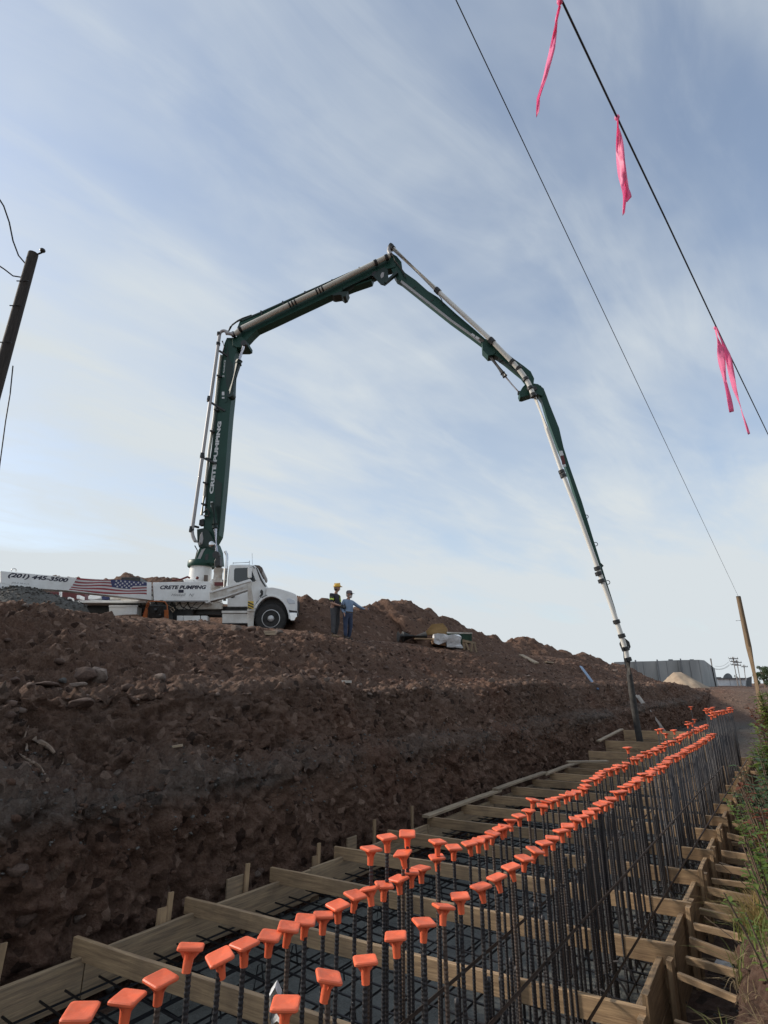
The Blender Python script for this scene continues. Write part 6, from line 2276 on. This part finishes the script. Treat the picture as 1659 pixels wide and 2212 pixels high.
kw_ = lambda x, y: zw / ray(x, y).z
ribbon([[(1209, 3, 8), (1200, 60, 11), (1192, 110, 13), (1178, 165, 14), (1162, 215, 12), (1161, 248, 4)], [(1211, 2, 6), (1203, 40, 8), (1198, 80, 8)]], 'pink ribbon blown left at the top of the cable', kw_(1211, 3))
ribbon([[(1333, 254, 7), (1337, 310, 14), (1344, 370, 19), (1349, 420, 18), (1347, 463, 5)], [(1333, 254, 6), (1342, 330, 10), (1354, 400, 14), (1358, 432, 9)]], 'pink ribbon hanging from the middle of the cable', kw_(1334, 256))
ribbon([[(1545, 708, 8), (1557, 760, 14), (1566, 820, 12), (1580, 890, 10)], [(1548, 708, 8), (1572, 770, 10), (1588, 840, 8), (1603, 890, 5), (1618, 938, 3)]], 'forked pink ribbon lowest on the cable at the right', kw_(1547, 708))

# ------------------------------------------------------------------ far buildings, poles, trees
FK = 110.0
FD = Vector((math.sin(R(31)), math.cos(R(31)), 0))
G_ = lambda x, y, k=FK: at(*Z('G', x, y), k)
wb = empty('warehouse', G_(900, 880), 'long grey concrete panel warehouse on the horizon', 'building')
gz0 = 0.9
xs = [430, 520, 590, 660, 765, 845, 935, 955, 1030, 1105]


def top_y(x):
    return np.interp(x, [430, 590, 765, 950, 1130], [686, 682, 678, 670, 668])


for i in range(len(xs) - 1):
    a, b_ = G_(xs[i], top_y(xs[i])), G_(xs[i + 1] - 2, top_y(xs[i + 1]))
    lo_a, lo_b = Vector((a.x, a.y, gz0)), Vector((b_.x, b_.y, gz0))
    off = FD * 0.12 * (i % 2)
    MB().prism([a + off, b_ + off, lo_b + off, lo_a + off], FD * 12).build('wall_panel', 'concrete_panel', wb)
a, b_ = G_(1107, 668), G_(1235, 742, 128)
b_.z = a.z - 1.2
c_ = G_(1150, 672, 118)
MB().prism([a, c_ + UP * 0.0, Vector((b_.x, b_.y, b_.z)), Vector((b_.x, b_.y, gz0)), Vector((a.x, a.y, gz0))], FD * 8 - Vector((6, 0, 0))).build('end_wall', 'concrete_panel', wb)
for x in (595, 768, 955):
    a = G_(x, top_y(x) - 12, FK - 1)
    MB().prism([a, G_(x + 9, top_y(x) - 12, FK - 1), Vector((G_(x + 9, 700, FK - 1).x, a.y, gz0)), Vector((a.x, a.y, gz0))], FD * 0.8).build('buttress', 'far_grey', wb)
for x in (880, 1050):
    MB().prism([G_(x - 16, 664, FK + 3), G_(x + 16, 664, FK + 3), G_(x + 16, 674, FK + 3), G_(x - 16, 674, FK + 3)], FD * 2).build('roof_vent', 'far_grey', wb)
w2 = empty('white_shed', G_(1330, 895, 150), 'low white building on the horizon right of the warehouse', 'building')
yt = 820
for i, (x0, x1) in enumerate(((1160, 1255), (1257, 1350), (1352, 1445), (1447, 1495))):
    a, b_ = G_(x0, yt, 150), G_(x1, yt, 150)
    MB().prism([a, b_, Vector((b_.x, b_.y, gz0)), Vector((a.x, a.y, gz0))], FD * 10).build('wall_panel', 'far_white', w2)
MB().prism([G_(1155, 812, 149.5), G_(1500, 812, 149.5), G_(1500, 822, 149.5), G_(1155, 822, 149.5)], FD * 11).build('roof_edge', 'far_grey', w2)
tk = MB()
pts = [G_(1298 + 80 * i / 12, 815 - 40 * math.sin(math.pi * i / 12) ** 0.6, 156) for i in range(13)]
tk.prism(pts, FD * 5)
tag(tk.build('roof_tank', 'far_grey', None, bevel=0.1), 'dark rounded tank above the low white building', 'tank')
tag(MB().prism([G_(1245, 806, 152), G_(1285, 806, 152), G_(1288, 815, 152), G_(1242, 815, 152)], FD * 2).build('roof_unit', 'far_grey', None, bevel=0.05), 'small dark roof unit left of the rounded tank', 'roof unit')
gh = MB().prism([G_(1488, 815, 120), G_(1530, 800, 120), G_(1530, 905, 120), G_(1490, 905, 120)], FD * 6)
tag(gh.build('dark_shed', 'far_grey', None, bevel=0.05), 'small dark shed left of the far trees', 'shed')


def far_pole(x0, y0, x1, y1, k, label, arms=(), wide=0.17):
    t = G_(x0, y0, k)
    r_ = ray(*Z('G', x1, y1))
    b_ = CAMV + r_ * ((t.y - CAMV.y) / r_.y)
    b_.z = min(b_.z, 0.9)
    e = empty('utility_pole', b_, label, 'pole', 'far utility poles')
    MB().tube([b_, t], [wide * 1.2, wide], 8).build('shaft', 'far_pole', e, smooth=True)
    for yy, half in arms:
        c = G_(x0 + (yy - y0) * 0.17, yy, k)
        hw = half / 3.19 * 0.864 / FPX * k
        MB().beam(c - Vector((hw, 0.2, 0)), c + Vector((hw, -0.2, 0)), 0.16, 0.22).build('cross_arm', 'far_pole', e)
        for q in (-0.9, -0.4, 0.4, 0.9):
            MB().tube([c + Vector((hw * q, -0.2 * q, 0.1)), c + Vector((hw * q, -0.2 * q, 0.42))], 0.07, 6).build('insulator', 'far_pole', e)
    return t


pA = far_pole(1378, 645, 1425, 900, 140, 'far utility pole with two cross arms, tallest of the group', ((660, 36), (682, 30), (708, 28)))
pB = far_pole(1408, 670, 1450, 900, 150, 'far utility pole just right of the tallest one', ((690, 34), (712, 26)))
pC = far_pole(1466, 708, 1490, 905, 170, 'small far utility pole near the trees', ((724, 26),))
pD = far_pole(1201, 658, 1242, 880, 125, 'plain far pole without arms at the end of the warehouse', ())
pE = far_pole(1136, 745, 1158, 855, 118, 'short thin post in front of the warehouse end', (), 0.1)
for i, (a, b_) in enumerate((((1235, 718), (1345, 685)), ((1235, 738), (1350, 705)), ((1232, 742), (1352, 712)))):
    o = MB().tube(sag(G_(*a, 126), G_(*b_, 140), 0.5), 0.03, 5).build('power_line', 'far_pole', None)
    tag(o, '%s faint power line strung from the plain far pole' % ('upper', 'middle', 'lower')[i], 'wire')


# trees: trunk, limbs, crown of many small leaf faces
def leaf_cloud(centres, radii, n, size, seed, flatten=0.8):
    rr = np.random.default_rng(seed)
    vs, fs = [], []
    w = np.array(radii) ** 2
    w = w / w.sum()
    pick_ = rr.choice(len(centres), n, p=w)
    C = np.array([c[:] for c in centres])[pick_]
    Rr = np.array(radii)[pick_]
    d = rr.normal(size=(n, 3))
    d /= np.linalg.norm(d, axis=1, keepdims=True)
    P_ = C + d * (Rr * (0.55 + 0.5 * rr.random(n)))[:, None] * np.array([1, 1, flatten])
    a = rr.normal(size=(n, 3))
    a /= np.linalg.norm(a, axis=1, keepdims=True)
    b = np.cross(a, d + 0.6 * rr.normal(size=(n, 3)))
    b /= np.linalg.norm(b, axis=1, keepdims=True) + 1e-6
    s = size * rr.uniform(0.6, 1.4, n)
    V = np.stack([P_ - a * s[:, None], P_ + b * (s * 0.5)[:, None], P_ + a * s[:, None], P_ - b * (s * 0.5)[:, None]], 1).reshape(-1, 3)
    F_ = np.arange(n * 4).reshape(n, 4)
    return V, F_


def cloud_obj(name, V, F_, m, parent):
    M = np.array(root_matrix(parent).inverted())
    V = V @ M[:3, :3].T + M[:3, 3]
    me = bpy.data.meshes.new(name)
    me.from_pydata(V.tolist(), [], F_.tolist())
    me.materials.append(MATS[m])
    o = bpy.data.objects.new(name, me)
    COL.objects.link(o)
    o.parent = parent
    return o


def tree(x, ytop, wpx, k, label, seed, m='leaf_far', base_z=0.9):
    t = G_(x, ytop, k)
    rr = random.Random(seed)
    base = Vector((t.x, t.y, base_z))
    H = t.z - base_z
    Wd = wpx / 3.19 * 0.864 / FPX * k / 2
    e = empty('tree', base, label, 'tree', 'trees beyond the right bank')
    tb = MB().tube([base, base + UP * H * 0.35, base + UP * H * 0.8 + Vector((0.2, 0, 0))], [0.22, 0.16, 0.05], 8)
    cs, rs = [], []
    for i in range(16):
        a, h = rr.uniform(0, 6.28), rr.uniform(0.25, 0.95)
        rad = Wd * (1.0 - abs(h - 0.5) * 0.9) * rr.uniform(0.3, 0.85)
        c = base + Vector((math.cos(a) * rad, math.sin(a) * rad, H * h))
        tb.tube([base + UP * H * (h * 0.6), c], [0.07, 0.02], 5)
        cs.append(c)
        rs.append(Wd * rr.uniform(0.22, 0.42))
    tb.build('trunk', 'twig', e, smooth=True)
    V, F_ = leaf_cloud(cs, rs, 3500, Wd * 0.055, seed)
    cloud_obj('crown', V, F_, m, e)
    return e


tree(1600, 712, 150, 95, 'round green tree at the right edge behind the wooden pole', 1)
tree(1655, 735, 120, 90, 'green tree cut off by the right edge of the photo', 2)
tree(1560, 765, 70, 100, 'low green tree between the small far pole and the wooden pole', 3)
tree(1395, 768, 30, 165, 'tiny tree behind the tallest far pole', 4)

# ------------------------------------------------------------------ plants of the right bank
def bank_pick(n, s0, s1, t0, t1, seed):
    rr = random.Random(seed)
    out = []
    for _ in range(n):
        p = Wp(rr.uniform(s0, s1), rr.uniform(t0, t1))
        out.append(drop(p))
    return out


def grass(name, pts, n, h0, h1, w, m, label, seed, droop=0.6, lean=None):
    rr = np.random.default_rng(seed)
    P_ = np.array([p[:] for p in pts])
    idx = rr.integers(0, len(P_), n)
    B = P_[idx] + np.stack([rr.normal(0, 0.03, n), rr.normal(0, 0.03, n), np.full(n, -0.02)], 1)
    a = rr.uniform(0, 6.28, n)
    L = rr.uniform(h0, h1, n)
    dirh = np.stack([np.cos(a), np.sin(a), np.zeros(n)], 1)
    if lean is not None:
        dirh = dirh * 0.7 + np.array(lean)[None] * rr.uniform(0.2, 1.2, n)[:, None]
    side = np.stack([-np.sin(a), np.cos(a), np.zeros(n)], 1)
    dr = rr.uniform(0.2, 1.0, n) * droop
    VV = []
    for u, wd in ((0, 1.0), (0.35, 0.9), (0.7, 0.6), (1.0, 0.08)):
        c = B + dirh * (L * dr * u ** 1.6)[:, None] + np.array([0, 0, 1]) * (L * (u - dr * 0.55 * u ** 2.4))[:, None]
        VV += [c - side * w * wd * 0.5, c + side * w * wd * 0.5]
    V = np.stack(VV, 1).reshape(-1, 3)
    b = (np.arange(n) * 8)[:, None]
    F_ = np.concatenate([b + np.array([[0, 1, 3, 2]]), b + np.array([[2, 3, 5, 4]]), b + np.array([[4, 5, 7, 6]])], 0)
    me = bpy.data.meshes.new(name)
    me.from_pydata(V.tolist(), [], F_.tolist())
    me.materials.append(MATS[m])
    o = bpy.data.objects.new(name, me)
    COL.objects.link(o)
    kind(o, 'stuff')
    return tag(o, label, 'grass')


grass('dry_grass', bank_pick(520, 2.6, 18, -0.58, 0.6, 1), 6800, 0.06, 0.24, 0.005, 'grass_straw', 'pale dry straw grass matted on the right bank', 1, 1.5)
grass('green_grass', bank_pick(320, 3.4, 22, -0.58, 0.6, 2), 7000, 0.08, 0.32, 0.007, 'grass_green', 'green grass blades on the right bank', 2, 1.1)
gt = [hit(*Z('J', *q)) for q in ((1590, 1000), (1620, 990), (1610, 950), (1640, 960), (1570, 950), (1640, 900))]
grass('grass_tuft', gt, 420, 0.12, 0.34, 0.005, 'grass_dry', 'yellow tuft of grass drooping over the right bank edge', 3, 1.3, tuple(-UT * 0.5 - US * 0.2))
gt = [hit(*Z('J', *q)) for q in ((1500, 760), (1520, 740), (1490, 800))]
grass('grass_tuft', gt, 40, 0.12, 0.32, 0.010, 'grass_green', 'bright green grass blades sprouting above the yellow tuft', 4, 0.8, tuple(-UT * 0.4))


def weed(p, h, n, leaf, m, label, seed, spread=0.35, stem='twig'):
    rr = random.Random(seed)
    e = empty('weed', p, label, 'plant', 'weeds on the right bank')
    sb = MB()
    tips = []
    for i in range(max(3, n // 22)):
        a = rr.uniform(0, 6.28)
        t = p + Vector((math.cos(a) * spread * h * rr.uniform(.3, 1), math.sin(a) * spread * h * rr.uniform(.3, 1), h * rr.uniform(0.6, 1)))
        m_ = p.lerp(t, 0.5) + UP * h * 0.1
        sb.tube([p - UP * 0.03, m_, t], [0.007, 0.005, 0.003], 5)
        tips.append((p, m_, t))
    sb.build('stem', stem, e)
    vs, fs = [], []
    for i in range(n):
        a, b_, c = rr.choice(tips)
        u = rr.uniform(0.25, 1.0)
        q = a.lerp(b_, u * 2) if u < 0.5 else b_.lerp(c, u * 2 - 1)
        an = rr.uniform(0, 6.28)
        d = Vector((math.cos(an), math.sin(an), rr.uniform(-0.3, 0.6))).normalized()
        s_ = d.cross(UP).normalized()
        L = leaf * rr.uniform(0.6, 1.3)
        nr_ = s_.cross(d)
        base = len(vs)
        vs += [q, q + d * L * 0.4 + s_ * L * 0.26 + nr_ * L * .05, q + d * L * 0.75 + s_ * L * 0.17, q + d * L - nr_ * L * 0.15, q + d * L * 0.75 - s_ * L * 0.17, q + d * L * 0.4 - s_ * L * 0.26 + nr_ * L * .05, q + d * L * 0.5 - nr_ * L * 0.03]
        fs += [(base, base + 1, base + 6), (base + 1, base + 2, base + 6), (base + 2, base + 3, base + 6), (base + 3, base + 4, base + 6), (base + 4, base + 5, base + 6), (base + 5, base, base + 6)]
    MB().add(vs, fs).build('foliage', m, e, smooth=True)
    return e


# each weed is measured at its top on the bank's edge and rooted on the ground below
WD = [((1650, 1478), -0.45, 300, 0.085, 'leaf_green', 'tall leafy green weed at the right edge beside the pole foot'),
      ((1640, 1505), -0.55, 220, 0.07, 'leaf_red', 'reddish leafed weed at the foot of the wooden pole'),
      ((1652, 1545), -0.40, 320, 0.075, 'leaf_green', 'bushy green weed at the right edge just below the reddish one'),
      ((1640, 1585), -0.45, 260, 0.065, 'leaf_green', 'leafy green weed leaning over the rim above the far braces'),
      ((1648, 1625), -0.35, 260, 0.06, 'leaf_blue', 'blue green weed at the right edge above the far braces'),
      ((1612, 1655), -0.52, 200, 0.05, 'leaf_blue', 'blue green weed overhanging the braces'),
      ((1600, 1690), -0.55, 150, 0.045, 'leaf_green', 'low green weed spreading over the bank rim'),
      ((1650, 1680), -0.30, 180, 0.05, 'leaf_red', 'low reddish weed at the right edge in mid bank'),
      ((1645, 1725), -0.32, 160, 0.045, 'leaf_green', 'small green weed at the right edge above the bare clods'),
      ((1622, 1745), -0.42, 110, 0.04, 'leaf_green', 'small green sprig on the rim above the straw'),
      ((1652, 1790), -0.28, 130, 0.04, 'leaf_green', 'yellow green weed at the right edge above the tiny sprig'),
      ((1630, 1700), -0.40, 160, 0.045, 'leaf_green', 'rounded green weed between the low reddish weed and the rim'),
      ((1640, 1840), -0.30, 80, 0.032, 'leaf_green', 'tiny yellow green sprig in the dry grass')]
for i, (q, t_, n, lf_, m, lab) in enumerate(WD):
    tp_ = on_t(q[0] + 8, q[1] + 6, t_ + 0.06)
    g = drop(tp_)
    h = min(max(tp_.z - g.z, 0.15), 1.3)
    weed(g, h, int(n * 1.9), lf_ * 1.05, m, lab, 50 + i, 0.27)
for i in range(26):
    s_ = 11 + i * 1.15
    p = drop(Wp(s_, random.uniform(-0.15, 0.7)))
    weed(p, random.uniform(0.55, 1.1), 300, 0.11, random.choice(('leaf_green', 'leaf_green', 'leaf_blue')), 'leafy green weed in the far tangle along the right bank', 90 + i)
tw = MB()
for i in range(40):
    p = random.choice(bank_pick(30, 4, 12, -0.55, 0.3, 9))
    d = Vector((random.uniform(-1, 1), random.uniform(-1, 1), random.uniform(0, 0.7))).normalized()
    tw.tube([p, p + d * 0.12 + UP * 0.02, p + d * random.uniform(0.2, 0.35)], [0.004, 0.003, 0.002], 4)
kind(tag(tw.build('twigs', 'twig', None), 'bare brown twigs tangled in the right bank grass', 'twigs'), 'stuff')
